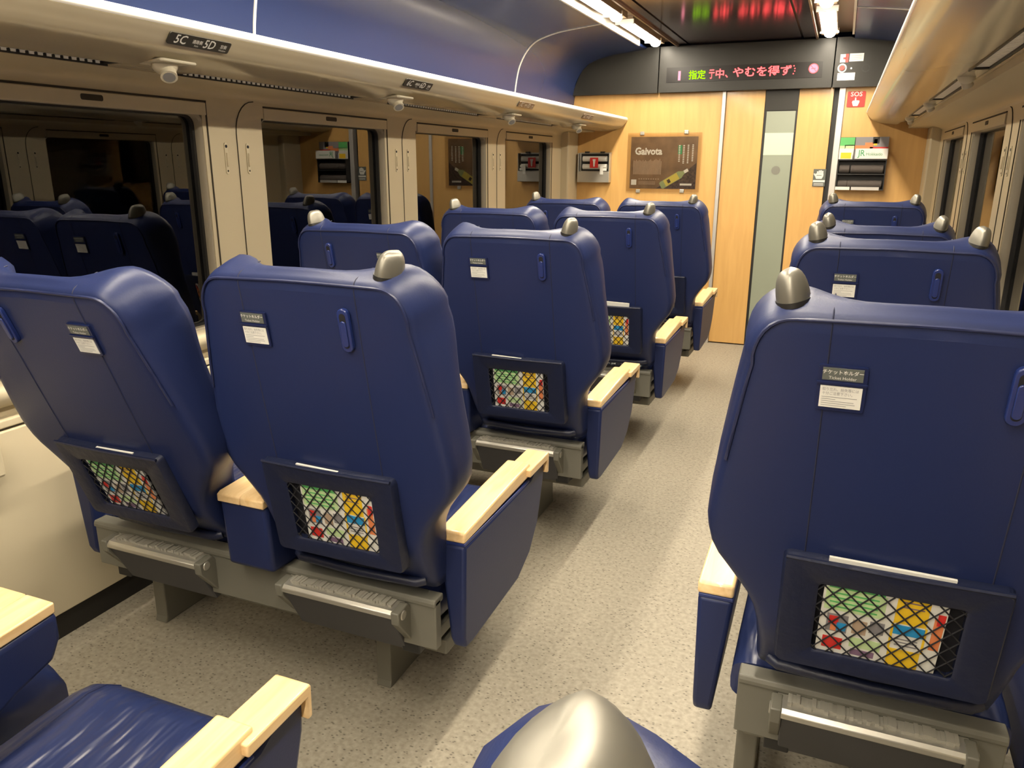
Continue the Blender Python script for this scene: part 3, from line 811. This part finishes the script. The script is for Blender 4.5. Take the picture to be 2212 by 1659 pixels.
# brochures: separate things in the rack
def brochure(x0, x1, z0, z1, y, bits, label):
    t = empty('brochure', ((x0 + x1) / 2, y, z0)); tag(t, label, 'brochure', 'brochures in the wall rack'); f = wl(t)
    mb = MB(); mb.box((x0, y - 0.004, z0), (x1, y, z1), bits[0])
    for (a, b, c, d, k) in bits[1:]: mb.prism([(x0 + (x1 - x0) * a, z0 + (z1 - z0) * b), (x0 + (x1 - x0) * c, z0 + (z1 - z0) * b), (x0 + (x1 - x0) * c, z0 + (z1 - z0) * d), (x0 + (x1 - x0) * a, z0 + (z1 - z0) * d)], 'y', y - 0.0048, y - 0.0035, k)
    f(mb).build('cover', t, smooth=0)
brochure(-0.042, 0.058, 1.497, 1.652, WY - 0.04, ['paper', (0.0, 0.62, 1.0, 1.0, 'green'), (0.35, 0.5, 1.0, 0.66, 'palegreen'), (0.0, 0.5, 0.4, 0.62, 'palegreen')], 'green and white brochure at the left of the wall rack')
brochure(0.062, 0.288, 1.497, 1.655, WY - 0.03, ['greyp', (0.0, 0.45, 0.55, 0.62, 'orangep'), (0.45, 0.40, 1.0, 0.55, 'red'), (0.30, 0.62, 0.55, 0.75, 'orangep'), (0.52, 0.7, 0.72, 1.0, 'black'), (0.56, 0.62, 0.66, 0.9, 'yellow'), (0.72, 0.62, 1.0, 1.0, 'greyp')], 'brochure with an orange and grey picture cover behind the white operator plate')
brochure(-0.040, 0.052, 1.497, 1.552, WY - 0.06, ['paper', (0.12, 0.08, 0.9, 0.85, 'yellow')], 'small yellow and white leaflet in the wall rack front')
for x0, x1, z0, nm in ((-0.03, 0.045, 1.393, 'dark folded blanket at the left of the rack middle shelf'), (0.05, 0.275, 1.393, 'wide grey folded blanket on the rack middle shelf'),
                   (-0.03, 0.04, 1.283, 'dark folded blanket at the left of the rack bottom shelf'), (0.035, 0.275, 1.283, 'wide grey folded blanket on the rack bottom shelf')):
    b = MB(); n = 12; cx = WY - 0.046
    ring = lambda x, s: [(x, cx + 0.036 * s * cos(2 * pi * q / n), z0 + 0.032 + 0.032 * s * sin(2 * pi * q / n)) for q in range(n)]
    b.loft([ring(x0, 0.8), ring(x0 + 0.006, 1), ring(x1 - 0.006, 1), ring(x1, 0.8)], 'blanket')
    o = b.build('blanket', smooth=40); tag(o, nm, 'blanket', 'blankets in the wall rack')

# ------------------------------------------------------------------ seats
HINGE = (0.0, -0.095, 0.47)
BASE_RECLINE = RAD(12.4)
WPROF = [(0.00, 0.204), (0.08, 0.205), (0.15, 0.209), (0.20, 0.224), (0.25, 0.258), (0.29, 0.287), (0.32, 0.301), (0.36, 0.308), (0.42, 0.303), (0.50, 0.292), (0.58, 0.279), (0.65, 0.267), (0.70, 0.257)]
def w_at(t):
    for (a, wa), (b, wb) in zip(WPROF[:-1], WPROF[1:]):
        if a <= t <= b: return wa + (wb - wa) * (t - a) / (b - a)
    return WPROF[-1][1]
TOPT = 0.775                      # height of the rear top seam along the back
def outline(n_side=26):
    """right half of the rear outline from bottom centre side to top: (x, t)"""
    pts = []
    ts = [i / n_side * 0.685 for i in range(n_side + 1)]
    for t in ts: pts.append((w_at(t), t))
    r = 0.072; cx = w_at(0.685) - r + 0.002
    for q in range(1, 9):
        a = q / 8 * pi / 2
        pts.append((cx + r * cos(a) * 1.0, 0.685 + (TOPT - 0.685) * sin(a)))
    for q in range(1, 8): pts.append((cx * (1 - q / 8), TOPT + 0.004 * q / 8))
    return pts
OUT = outline()
def thick(x, t):
    """front depth of the cushion (without rounding) at lateral x, height t"""
    w = w_at(min(t, 0.70)); u = abs(x) / w
    base = 0.085 + 0.02 * sin(min(1, t / 0.35) * pi)
    wing = (0.048 + 0.012 * max(0, min(1, (t - 0.5) / 0.15))) * max(0.0, (u - 0.40) / 0.60) ** 1.3 * (0.35 + 0.65 * min(1, max(0, (t - 0.2) / 0.4)))
    lumb = 0.01 * math.exp(-((t - 0.18) / 0.1) ** 2)
    head = 0.018 * math.exp(-((t - 0.66) / 0.07) ** 2)
    base *= 1 - 0.38 * max(0.0, min(1.0, (t - 0.62) / 0.12)) * max(0.0, 1 - (abs(x) / 0.16) ** 4)
    return base + wing + lumb + head

def lobe(x): return 0.0075 * math.exp(-((abs(x) - 0.200) / 0.038) ** 2)
def back_mesh():
    mb = MB()
    # cross rings: scale outline towards its centre with depth to round the edges
    half = OUT; pts = [(-x, t) for x, t in half[::-1] if x > 1e-6] 
    full = [(x, t) for x, t in half] + [p for p in pts]
    # full: starts right bottom, up the right side, over the top, down the left side
    n = len(full); cx, ct = 0.0, 0.42
    def inset(d):
        out = []
        for i, (x, t) in enumerate(full):
            a = full[max(i - 1, 0)]; b = full[min(i + 1, n - 1)]
            tx, tt = b[0] - a[0], b[1] - a[1]; L = math.hypot(tx, tt) or 1
            nx, nt = -tt / L, tx / L          # inward normal
            out.append((x + nx * d, t + nt * d))
        return out
    rings = []
    FLARE = [0, 0, 0, 0, 0.001, 0.003, 0.005, 0.004, 0.002, 0]
    RISE = [0, 0, 0, 0, 0.12, 0.6, 1.0, 1.05, 0.9, 0.5]
    def lay(d, dep):
        rg = []; rs = RISE[len(rings)]; fl = FLARE[len(rings)]
        for (x, t) in inset(d):
            x *= 1 + fl / 0.25 * max(0.0, min(1.0, (t - 0.45) / 0.2))
            y = dep(x, t)
            rg.append((x, y, t + rs * lobe(x) * max(0.0, min(1.0, (t - 0.66) / 0.09))))
        rings.append(rg)
    lay(0.030, lambda x, t: -0.001)
    lay(0.016, lambda x, t: 0.000)
    lay(0.006, lambda x, t: 0.004)
    lay(0.001, lambda x, t: 0.011)
    lay(-0.003, lambda x, t: 0.025)
    lay(-0.006, lambda x, t: thick(x, t) * 0.5)
    lay(-0.005, lambda x, t: thick(x, t) * 0.78)
    lay(0.003, lambda x, t: thick(x, t) * 0.94)
    lay(0.018, lambda x, t: thick(x, t) * 1.0)
    lay(0.05, lambda x, t: thick(x * 0.9, t) * 1.0)
    mb.loft(rings, 'leather', cap=False, closed=True)
    # rear skin: fill rows across from right to left (grid), same for the front
    def skin(ring, depth, rev):
        R = ring[:]; nn = len(R); cols = 9; m = nn // 2
        vs = []; fs = []
        for i in range(m + 1):
            a = R[i]; b = R[nn - 1 - i] if i < nn - 1 - i else R[i]
            for c in range(cols + 1):
                u = c / cols; x = a[0] + (b[0] - a[0]) * u; z = a[2] + (b[2] - a[2]) * u
                y = depth(x, z) if 0 < c < cols else (a[1] if c == 0 else b[1])
                vs.append((x, y, z))
        for i in range(m):
            for c in range(cols):
                q = i * (cols + 1) + c
                fs.append((q, q + 1, q + cols + 2, q + cols + 1))
        mb.add(vs, fs, 'leather')
    skin(rings[0], lambda x, t: -0.001 - 0.005 * max(0, 1 - (x / 0.25) ** 2) * min(1, max(0, t - 0.02) / 0.1) * min(1, max(0, 0.755 - t) / 0.3), False)
    skin(rings[-1], lambda x, t: thick(x, t), True)
    return mb

def weld(o, d=0.0006):
    bm = bmesh.new(); bm.from_mesh(o.data); bmesh.ops.remove_doubles(bm, verts=bm.verts, dist=d)
    bmesh.ops.recalc_face_normals(bm, faces=bm.faces); bm.to_mesh(o.data); bm.free()
    o.data.polygons.foreach_set('use_smooth', [True] * len(o.data.polygons)); o.data.update()

def low_swing(t): return 0.055 * max(0.0, (0.15 - t) / 0.15) ** 1.3
def rear_y(x, t):
    return -0.001 - 0.005 * max(0, 1 - (x / 0.25) ** 2) * min(1, max(0, t - 0.02) / 0.1) * min(1, max(0, 0.755 - t) / 0.3)

def make_back(parent, s, x, recline, knobs):
    """s=+1: handle on the right, ticket pocket on the left (as seen from behind); s=-1 mirrored"""
    bm_ = back_mesh(); bm_.v = [(p[0], p[1] + low_swing(p[2]), p[2]) for p in bm_.v]
    bo = bm_.build('backrest', parent, smooth=0)
    weld(bo)
    bo.location = (x, HINGE[1], HINGE[2]); bo.rotation_euler = (BASE_RECLINE + recline, 0, 0)
    # piping round the rear face and sewn seams
    mb = MB()
    pts = []
    n = len(OUT)
    loop = [(px, t) for px, t in OUT if t > 0.50] 
    inn = [(max(0, px - 0.011 * (1 if t < 0.70 else cos(min(1, (t - 0.70) / 0.075) * pi / 2))), t - 0.011 * max(0, (t - 0.69) / 0.09)) for px, t in loop]
    path = [(px, -0.0005, t) for px, t in inn] + [(-px, -0.0005, t) for px, t in inn[::-1] if px > 1e-6]
    mb.tube(path, 0.0032, 'piping', 6)
    mb.build('piping', bo, smooth=60)
    for sx in (-1, 1):
        xs = 0.140 * sx
        mb = MB()
        mb.tube([(xs, rear_y(xs, t) - 0.0004, t) for t in (0.34, 0.5, 0.65, 0.72, 0.755)] + [(xs, 0.004, TOPT - 0.0045), (xs, 0.012, TOPT + 0.0008), (xs, 0.045, TOPT + 0.0058), (xs, 0.078, TOPT + 0.0035)], 0.0013, 'seam', 4)
        mb.build('seam', bo, smooth=60)
    # grab knobs: ridged half eggs
    for kx in knobs:
        mb = MB(); rings = []; N = 20
        for j in range(9):
            a = j / 8 * pi / 2 * 0.99; c_ = cos(a) ** 0.62; h = 0.046 * sin(a)
            ring = []
            for q in range(N):
                th = 2 * pi * q / N; ux, uy = cos(th), sin(th)
                rr = 1 - 0.10 * abs(ux) ** 2
                ring.append((0.0257 * c_ * ux * (1 - 0.10 * abs(uy)), 0.042 * c_ * uy, h + 0.0035 * (1 - abs(ux)) ** 1.5 * sin(2 * a)))
            rings.append(ring)
        mb.loft(rings, 'knob')
        pr = [(0.0268 * cos(2 * pi * q / 20), 0.0425 * sin(2 * pi * q / 20)) for q in range(20)]
        mb.loft([[(p[0], p[1], -0.008) for p in pr], [(p[0], p[1], 0.0005) for p in pr]], 'gasket')
        mb.xf(Matrix.Translation((kx, 0.056, TOPT + 0.001)) @ Matrix.Rotation(RAD(-9), 4, 'X') @ Matrix.Rotation(RAD(12) * (1 if kx > 0 else -1), 4, 'Y'))
        mb.build('grab_knob', bo, smooth=40)
    # coat handle: long capsule with a slot and lever
    hx_ = 0.112 * s; zc_ = 0.676
    def caps(hw, hh, y0, y1, k, mb, dz=0, dx=0):
        pr = [(hx_ + dx + hw * cos(pi * q / 8), zc_ + dz + hh - hw + hw * sin(pi * q / 8)) for q in range(9)] + [(hx_ + dx - hw * cos(pi * q / 8), zc_ + dz - hh + hw - hw * sin(pi * q / 8)) for q in range(9)]
        mb.loft([[(p[0], y0, p[1]) for p in pr], [(p[0], y1, p[1]) for p in pr]], k)
    mb = MB(); caps(0.0130, 0.046, -0.002, -0.013, 'plastic', mb); mb.build('coat_hook_plate', bo, smooth=30, bevel=0.002)
    mb = MB(); caps(0.0070, 0.037, -0.0125, -0.0136, 'hole', mb); mb.build('hook_slot', bo, smooth=0)
    mb = MB(); caps(0.0067, 0.0275, -0.012, -0.0165, 'plastic', mb, -0.006); mb.build('coat_hook', bo, smooth=30, bevel=0.0015)
    # ticket holder
    tx = -0.117 * s; tz = 0.657
    mb = MB()
    pr = rrect(tx - 0.0345, tx + 0.0345, tz - 0.036, tz + 0.040, 0.003, 2)
    mb.loft([[(p[0], -0.002, p[1]) for p in pr], [(p[0], -0.0075, p[1]) for p in pr]], 'holder')
    mb.box((tx - 0.0355, -0.011, tz + 0.010), (tx + 0.0355, -0.006, tz + 0.0135), 'holder')
    mb.build('ticket_holder', bo, smooth=30)
    mb = MB()
    mb.box((tx - 0.0285, -0.0086, tz + 0.0165), (tx + 0.0285, -0.0070, tz + 0.0370), 'signgrey')
    mb.text('チケットホルダー', 0.0078, 'paper', frame_y(tx, -0.0088, tz + 0.0300), bold=0.012, sx=0.93)
    mb.text('Ticket Holder', 0.0068, 'paper', frame_y(tx, -0.0088, tz + 0.0208))
    mb.build('holder_label', bo, smooth=0)
    mb = MB()
    mb.box((tx - 0.0295, -0.0090, tz - 0.0300), (tx + 0.0295, -0.0070, tz + 0.0065), 'paper')
    mb.text('取り忘れ、紛失等には', 0.0060, 'print', frame_y(tx - 0.0265, -0.0092, tz + 0.0010), align='LEFT', sx=0.86)
    mb.text('十分ご注意下さい。', 0.0060, 'print', frame_y(tx - 0.0265, -0.0092, tz - 0.0060), align='LEFT', sx=0.86)
    for i, ww in enumerate((0.050, 0.020, 0.046, 0.048, 0.036)):
        mb.box((tx - 0.0265, -0.0093, tz - 0.0125 - i * 0.0036), (tx - 0.0265 + ww, -0.0085, tz - 0.0117 - i * 0.0036), 'print')
    mb.build('notice_card', bo, smooth=0)
    # magazine pocket: a raised leather frame with net opening
    pz0, pz1, phw = 0.118, 0.340, 0.172
    oz0, oz1, ohw = 0.138, 0.290, 0.112
    mb = MB()
    o_ = rrect(-phw, phw, pz0 - 0.02, pz1, 0.012, 3); i_ = rrect(-ohw, ohw, oz0, oz1, 0.008, 3)
    yb, yf = -0.004, -0.026
    def yy(z): return yf - 0.006 * max(0, (0.2 - z) / 0.2)
    mb.loft([[(p[0] * 1.01, yb, p[1]) for p in o_], [(p[0], yy(p[1]) + 0.006, p[1]) for p in o_], [(p[0] * 0.98, yy(p[1]), (p[1] - 0.21) * 0.98 + 0.21) for p in o_],
             [(p[0] * 1.06, yy(p[1]), (p[1] - 0.21) * 1.06 + 0.21) for p in i_], [(p[0], yy(p[1]) + 0.004, p[1]) for p in i_], [(p[0], yb - 0.006, p[1]) for p in i_]], 'pocket', cap=False)
    mb.tube([(-phw * 0.98, yf + 0.002, pz1 - 0.001), (0, yf + 0.0005, pz1 - 0.003), (phw * 0.98, yf + 0.002, pz1 - 0.001)], 0.004, 'pocket', 6)
    mb.build('pocket', bo, smooth=45)
    mb = MB()
    mb.box((-ohw - 0.004, -0.0075, oz0 - 0.01), (ohw + 0.004, -0.0055, oz1 + 0.01), 'hole'); mb.build('pocket_lining', bo, smooth=0)
    mb = MB(); sp = 0.0245; y_ = yf + 0.004
    def clip(x0, z0, dx, dz):
        tmin, tmax = -9, 9
        for p, d, lo, hi in ((x0, dx, -ohw, ohw), (z0, dz, oz0, oz1)):
            a, b = (lo - p) / d, (hi - p) / d
            if a > b: a, b = b, a
            tmin, tmax = max(tmin, a), min(tmax, b)
        return (tmin, tmax) if tmax - tmin > 0.004 else None
    for dx, dz in ((0.62, 0.785), (-0.70, 0.714)):
        L = (2 * ohw + (oz1 - oz0)); cnt = int(L / (sp * 0.72)) + 2
        for q in range(-cnt, cnt):
            x0 = q * sp / abs(dz) * 0.86; z0 = (oz0 + oz1) / 2
            c = clip(x0, z0, dx, dz)
            if c:
                a = (x0 + dx * c[0], y_, z0 + dz * c[0]); b = (x0 + dx * c[1], y_, z0 + dz * c[1])
                mb.tube([a, b], 0.0015, 'net', 4)
    mb.build('net', bo, smooth=0)
    # rolled lower edge
    mb = MB(); mb.tube([(-0.180, 0.040, 0.030), (-0.165, 0.028, 0.030), (0, 0.024, 0.026), (0.165, 0.028, 0.030), (0.180, 0.040, 0.030)], 0.012, 'pocket', 10)
    mb.build('lower_roll', bo, smooth=50)
    return bo

def make_cushion(parent, x, xl, xr):
    mb = MB(); rings = []
    prof = [(0.0, 0.36, 0.462), (0.03, 0.345, 0.475), (0.12, 0.335, 0.486), (0.30, 0.330, 0.488), (0.44, 0.33, 0.495), (0.51, 0.325, 0.497), (0.55, 0.320, 0.488), (0.580, 0.32, 0.465), (0.592, 0.335, 0.430), (0.588, 0.345, 0.385)]
    N = 32; cx, hw = (xl + xr) / 2, (xr - xl) / 2
    for y, z0, z1 in prof:
        ring = []
        for q in range(N):
            th = 2 * pi * q / N; c_, s_ = cos(th), sin(th)
            xx = hw * (abs(c_) ** 0.30) * (1 if c_ >= 0 else -1); zz = (abs(s_) ** 0.5) * (1 if s_ >= 0 else -1)
            dip = 0.012 * (1 - (xx / hw) ** 2) * (1 if s_ > 0 else 0) * (1 if y < 0.5 else 0.3)
            ring.append((x + cx + xx, y, (z0 + z1) / 2 + (z1 - z0) / 2 * zz - dip))
        rings.append(ring)
    mb.loft(rings, 'cushion')
    o = mb.build('seat_cushion', parent, smooth=60)
    for e, sg in ((xl, 1), (xr, -1)):
        u = 1 - 0.062 / hw; sx = cx + hw * u * -sg
        zz = (1 - min(1, u ** (1 / 0.30)) ** 2) ** 0.25
        m2 = MB(); m2.tube([(x + sx, y, (z0 + z1) / 2 + (z1 - z0) / 2 * zz - 0.012 * (1 - u * u) * (1 if y < 0.5 else 0.3)) for y, z0, z1 in prof[1:8]], 0.0022, 'piping', 5)
        m2.build('cushion_seam', o, smooth=60)
    return o

def arm_side(parent, x0, x1, out):
    """aisle or window armrest: leather panel, beech top in two pieces. out=+1: aisle side at larger x"""
    mb = MB()
    prof = [(0.0, 0.585), (0.0, 0.33), (0.012, 0.302), (0.05, 0.298), (0.35, 0.312), (0.44, 0.355), (0.50, 0.43), (0.535, 0.55), (0.54, 0.612), (0.46, 0.608), (0.43, 0.592)]
    n = len(prof); vs = []
    w_ = x1 - x0
    for xx in (0, 1):
        for (y, z) in prof:
            tp = 0.028 * max(0, (0.585 - z) / 0.285)          # the panel narrows towards the floor on its inner side
            if out > 0: x = x0 + tp if xx == 0 else x1 - 0.2 * tp
            else: x = x0 + 0.2 * tp if xx == 0 else x1 - tp
            vs.append((x, y, z))
    fs = [tuple(range(n)), tuple(range(n, 2 * n))[::-1]] + [(i, (i + 1) % n, n + (i + 1) % n, n + i) for i in range(n)]
    mb.add(vs, fs, 'leather')
    p = mb.build('armrest_panel', parent, smooth=30, bevel=0.009, seg=3)
    mb = MB(); mb.box((x0 + 0.001, 0.001, 0.583), (x1 - 0.001, 0.42, 0.5915), 'plastic'); mb.build('armrest_rim', parent, smooth=0, bevel=0.002)
    mb = MB(); mb.prism([(0.0, 0.591), (0.425, 0.601), (0.425, 0.642), (0.30, 0.637), (0.004, 0.618)], 'x', x0 - 0.002, x1 - 0.001, 'arm')
    mb.build('armrest_top', parent, smooth=30, bevel=0.006, seg=3)
    d = 0.012 * out
    mb = MB(); mb.prism([(0.395, 0.609), (0.533, 0.612), (0.533, 0.572), (0.545, 0.572), (0.547, 0.630), (0.542, 0.635), (0.395, 0.632)], 'x', x0 + d, x1 + d, 'arm')
    mb.build('armrest_cap', parent, smooth=30, bevel=0.004, seg=2)

def arm_mid(parent, xc):
    mb = MB()
    prof = [(-0.105, 0.640), (-0.095, 0.456), (0.05, 0.445), (0.25, 0.50), (0.40, 0.568), (0.47, 0.588), (0.489, 0.625), (0.489, 0.678), (0.3, 0.662)]
    mb.prism(prof, 'x', xc - 0.072, xc + 0.072, 'leather')
    mb.build('armrest_panel', parent, smooth=30, bevel=0.012, seg=3)
    for i, (a, b) in enumerate(((-0.071, -0.0005), (0.0005, 0.071))):
        mb = MB(); mb.prism([(-0.112, 0.638), (0.30, 0.661), (0.486, 0.677), (0.486, 0.698), (0.30, 0.684), (-0.10, 0.664), (-0.112, 0.658)], 'x', xc + a, xc + b, 'arm')
        mb.build('armrest_top', parent, smooth=30, bevel=0.003, seg=2)

def footrest(parent, x):
    mb = MB()
    hw = 0.168
    bar = [(0.0, 0.006), (0.008, 0.013), (0.03, 0.016), (0.052, 0.016), (0.052, 0.0), (0.03, -0.008), (0.006, -0.009), (0.0, -0.005)]
    mb.prism([(-0.100 + a, 0.420 + b) for a, b in bar], 'x', x - hw, x + hw, 'alu')
    mb.build('footrest_bar', parent, smooth=30, bevel=0.002)
    mb = MB()
    mb.prism([(-0.095, 0.413), (-0.066, 0.416), (-0.006, 0.298), (-0.034, 0.292)], 'x', x - hw + 0.010, x + hw - 0.010, 'footpad')
    mb.build('footrest_pad', parent, smooth=0, bevel=0.003)
    mb = MB()
    for i in range(40):
        xa = x - hw + 0.02 + i * (2 * hw - 0.04) / 40
        mb.box((xa, -0.080 + random.uniform(-0.003, 0.003), 0.434), (xa + 0.0075, -0.052, 0.4395 + random.uniform(-0.001, 0.004)), 'tread')
    mb.build('footrest_tread', parent, smooth=0)
    for s_ in (-1, 1):
        xs = x + s_ * hw
        mb = MB(); mb.prism([(-0.102, 0.434), (-0.055, 0.438), (0.045, 0.315), (0.04, 0.275), (0.008, 0.272), (-0.02, 0.30), (-0.100, 0.402)], 'x', xs - 0.011, xs + 0.011, 'steel')
        mb.cyl((xs - 0.013, -0.078, 0.419), 0.013, 0.026, 'x', 'alu', 14)
        mb.cyl((xs - 0.013, 0.020, 0.302), 0.007, 0.026, 'x', 'hole', 10)
        mb.build('footrest_arm', parent, smooth=30, bevel=0.003)

def base_frame(parent, x0, x1, legs):
    mb = MB()
    mb.box((x0, -0.045, 0.318), (x1, -0.018, 0.448), 'steel')
    mb.prism([(-0.050, 0.446), (-0.046, 0.455), (-0.005, 0.455), (-0.005, 0.436), (-0.050, 0.436)], 'x', x0, x1, 'steel')
    mb.box((x0 + 0.02, -0.02, 0.31), (x1 - 0.02, 0.50, 0.345), 'steel')
    for xx in (x0 + 0.06, x1 - 0.10): mb.box((xx, -0.04, 0.29), (xx + 0.05, 0.06, 0.32), 'black')
    mb.build('frame_plate', parent, smooth=0, bevel=0.003)
    mb = MB(); mb.box((x0 + 0.015, 0.035, 0.250), (x1 - 0.015, 0.40, 0.292), 'steel'); mb.build('rail', parent, smooth=0, bevel=0.005)
    for lx in legs:
        mb = MB(); mb.prism([(0.155, 0.25), (0.152, 0.02), (0.145, 0.0), (0.40, 0.0), (0.39, 0.02), (0.385, 0.25)], 'x', lx - 0.024, lx + 0.024, 'steel')
        mb.build('leg', parent, smooth=0, bevel=0.004)

def magazine(back, s, label, shift=0.0, tilt=0.0, tall=0.0):
    """leaflet standing in the pocket: a thing of its own"""
    t = empty('magazine', (0, 0, 0)); tag(t, label, 'magazine', 'magazines in the seat pockets')
    mb = MB(); hw = 0.095; h = 0.2165 + tall; y0 = 0.0
    mb.box((-hw, -0.005, 0), (hw, 0.0, h), 'paper')
    def q(a, b, c, d, k, lift=0.0004): mb.box((-hw + 2 * hw * a, -0.005 - lift, h * b), (-hw + 2 * hw * c, -0.0045, h * d), k)
    q(0.02, 0.50, 0.52, 0.72, 'palegreen'); q(0.04, 0.72, 0.5, 0.82, 'green')
    for i in range(4): q(0.06, 0.53 + i * 0.045, 0.46, 0.545 + i * 0.045, 'green', 0.0007)
    q(0.06, 0.28, 0.24, 0.46, 'greyp'); q(0.08, 0.36, 0.16, 0.44, 'red', 0.0007); q(0.15, 0.30, 0.23, 0.38, 'cyan', 0.0007); q(0.10, 0.29, 0.15, 0.35, 'orangep', 0.0007)
    q(0.28, 0.30, 0.40, 0.44, 'poster_text'); q(0.42, 0.34, 0.54, 0.46, 'greyp'); q(0.28, 0.16, 0.54, 0.26, 'palegreen')
    q(0.05, 0.10, 0.22, 0.22, 'red'); q(0.30, 0.08, 0.5, 0.14, 'grape')
    q(0.60, 0.50, 0.86, 0.80, 'yellow'); q(0.61, 0.39, 0.86, 0.485, 'cyan'); q(0.60, 0.06, 0.86, 0.24, 'yellow'); q(0.59, 0.24, 0.61, 0.50, 'yellow'); q(0.855, 0.24, 0.875, 0.50, 'yellow')
    for i in range(3): q(0.64, 0.66 + i * 0.05, 0.82, 0.67 + i * 0.05, 'grape', 0.0007)
    for i in range(3): q(0.64, 0.28 + i * 0.03, 0.82, 0.29 + i * 0.03, 'greyp', 0.0007)
    q(0.91, 0.30, 0.99, 0.62, 'orangep'); q(0.93, 0.55, 0.99, 0.66, 'red', 0.0007)
    mb.build('cover', t, smooth=0)
    bpy.context.view_layer.update()
    t.matrix_world = back.matrix_world @ Matrix.Translation((shift * s, -0.0145, 0.124)) @ Matrix.Rotation(tilt, 4, 'Y')
    return t

def make_double():
    root = empty('double_seat', (-1.285, 0, 0)); tag(root, 'x', 'seat', 'double seats left of the aisle')
    xc, xd = 0.300, -0.300
    make_back(root, 1, xc, 0, (0.190,)); make_back(root, -1, xd, 0, (-0.190,))
    make_cushion(root, xc, -0.280, 0.186); make_cushion(root, xd, -0.34, 0.205)
    arm_side(root, xc + 0.1916, xc + 0.261, 1); arm_side(root, xd - 0.440, xd - 0.370, 1)
    arm_mid(root, 0.0)
    base_frame(root, -0.61, 0.503, (-0.626, 0.221))
    footrest(root, xc - 0.045); footrest(root, xd - 0.045)
    return root

def make_single():
    root = empty('single_seat', (0.16, 0, 0)); tag(root, 'x', 'seat', 'single seats right of the aisle')
    make_back(root, 1, 0.0, 0, (-0.200, 0.200))
    make_cushion(root, 0.0, -0.255, 0.255)
    arm_side(root, 0.262, 0.335, 1); arm_side(root, -0.335, -0.262, -1)
    base_frame(root, -0.236, 0.240, (-0.216, 0.20))
    footrest(root, 0.01)
    return root

dbl = make_double(); sgl = make_single()
DL = {0: 'blue leather double seat nearest the camera, its armrests and cushion in the lower left corner',
      1: 'blue leather double seat in the first full row left of the aisle, window half reclined',
      2: 'blue leather double seat left of the aisle, directly ahead of the frontmost full double seat',
      3: 'blue leather double seat left of the aisle, second from the end wall',
      4: 'blue leather double seat closest to the orange end wall, under the poster'}
SL = {0: 'blue single seat at the bottom edge, only a pewter knob and its shoulder showing',
      1: 'large blue single seat on the right with one knob, armrest and pocket in full view',
      2: 'blue single seat on the right, two knobs and a coat hook, behind the largest one',
      3: 'lower reclined single seat on the right, only its top and two knobs showing',
      4: 'blue single seat against the end wall below the brochure rack'}
SX = {0: 0.158, 1: 0.150, 2: 0.155, 3: 0.172, 4: 0.170}
# extra recline of each back: (aisle, window) for doubles, one for singles
DR = {0: (0, 0), 1: (-1.8, 8.4), 2: (0, 0), 3: (0, 0), 4: (0, 0)}
SR = {0: -2.5, 1: 0.0, 2: 0.0, 3: 7.5, 4: 0.0}
SZ = {0: 0.022, 1: 0.012, 2: 0.010, 3: 0.0, 4: 0.020}
DN = {0: 'lowest', 1: 'front', 2: 'second', 3: 'third', 4: 'farthest'}
def backs(o): return sorted([c for c in o.children if c.name.startswith('backrest')], key=lambda c: -c.location.x)
for r in range(5):
    o = dbl if r == 0 else copy_tree(dbl)
    o.location = (-1.285, row_y(r), 0); o['label'] = DL[r]
    for b, dr in zip(backs(o), DR[r]):
        b.rotation_euler = (BASE_RECLINE + RAD(dr), 0, 0)
        if r == 1: b.location.y += 0.012
    s_ = sgl if r == 0 else copy_tree(sgl)
    s_.location = (SX[r], row_y(r), 0); s_['label'] = SL[r]
    for b in backs(s_): b.rotation_euler = (BASE_RECLINE + RAD(SR[r]), 0, 0); b.location.z = HINGE[2] + SZ[r]
    bpy.context.view_layer.update()
    if r >= 1:
        nm = {1: 'nearest', 2: 'second', 3: 'third', 4: 'farthest'}[r]
        bb = backs(o)
        magazine(bb[0], 1, 'colourful leaflet behind the net of the aisle seat back in the %s double row' % nm, 0.012 if r != 2 else -0.005, RAD(1.5), [0, 0.0, 0.0, 0.02, 0][r])
        if r < 2: magazine(bb[1], -1, 'colourful leaflet behind the net of the reclined window seat back, left edge', 0.0, RAD(-1), 0.0)
        if r == 1: magazine(backs(s_)[0], 1, 'colourful leaflet behind the net of the large single seat on the right', -0.010, RAD(1.0), 0.006)
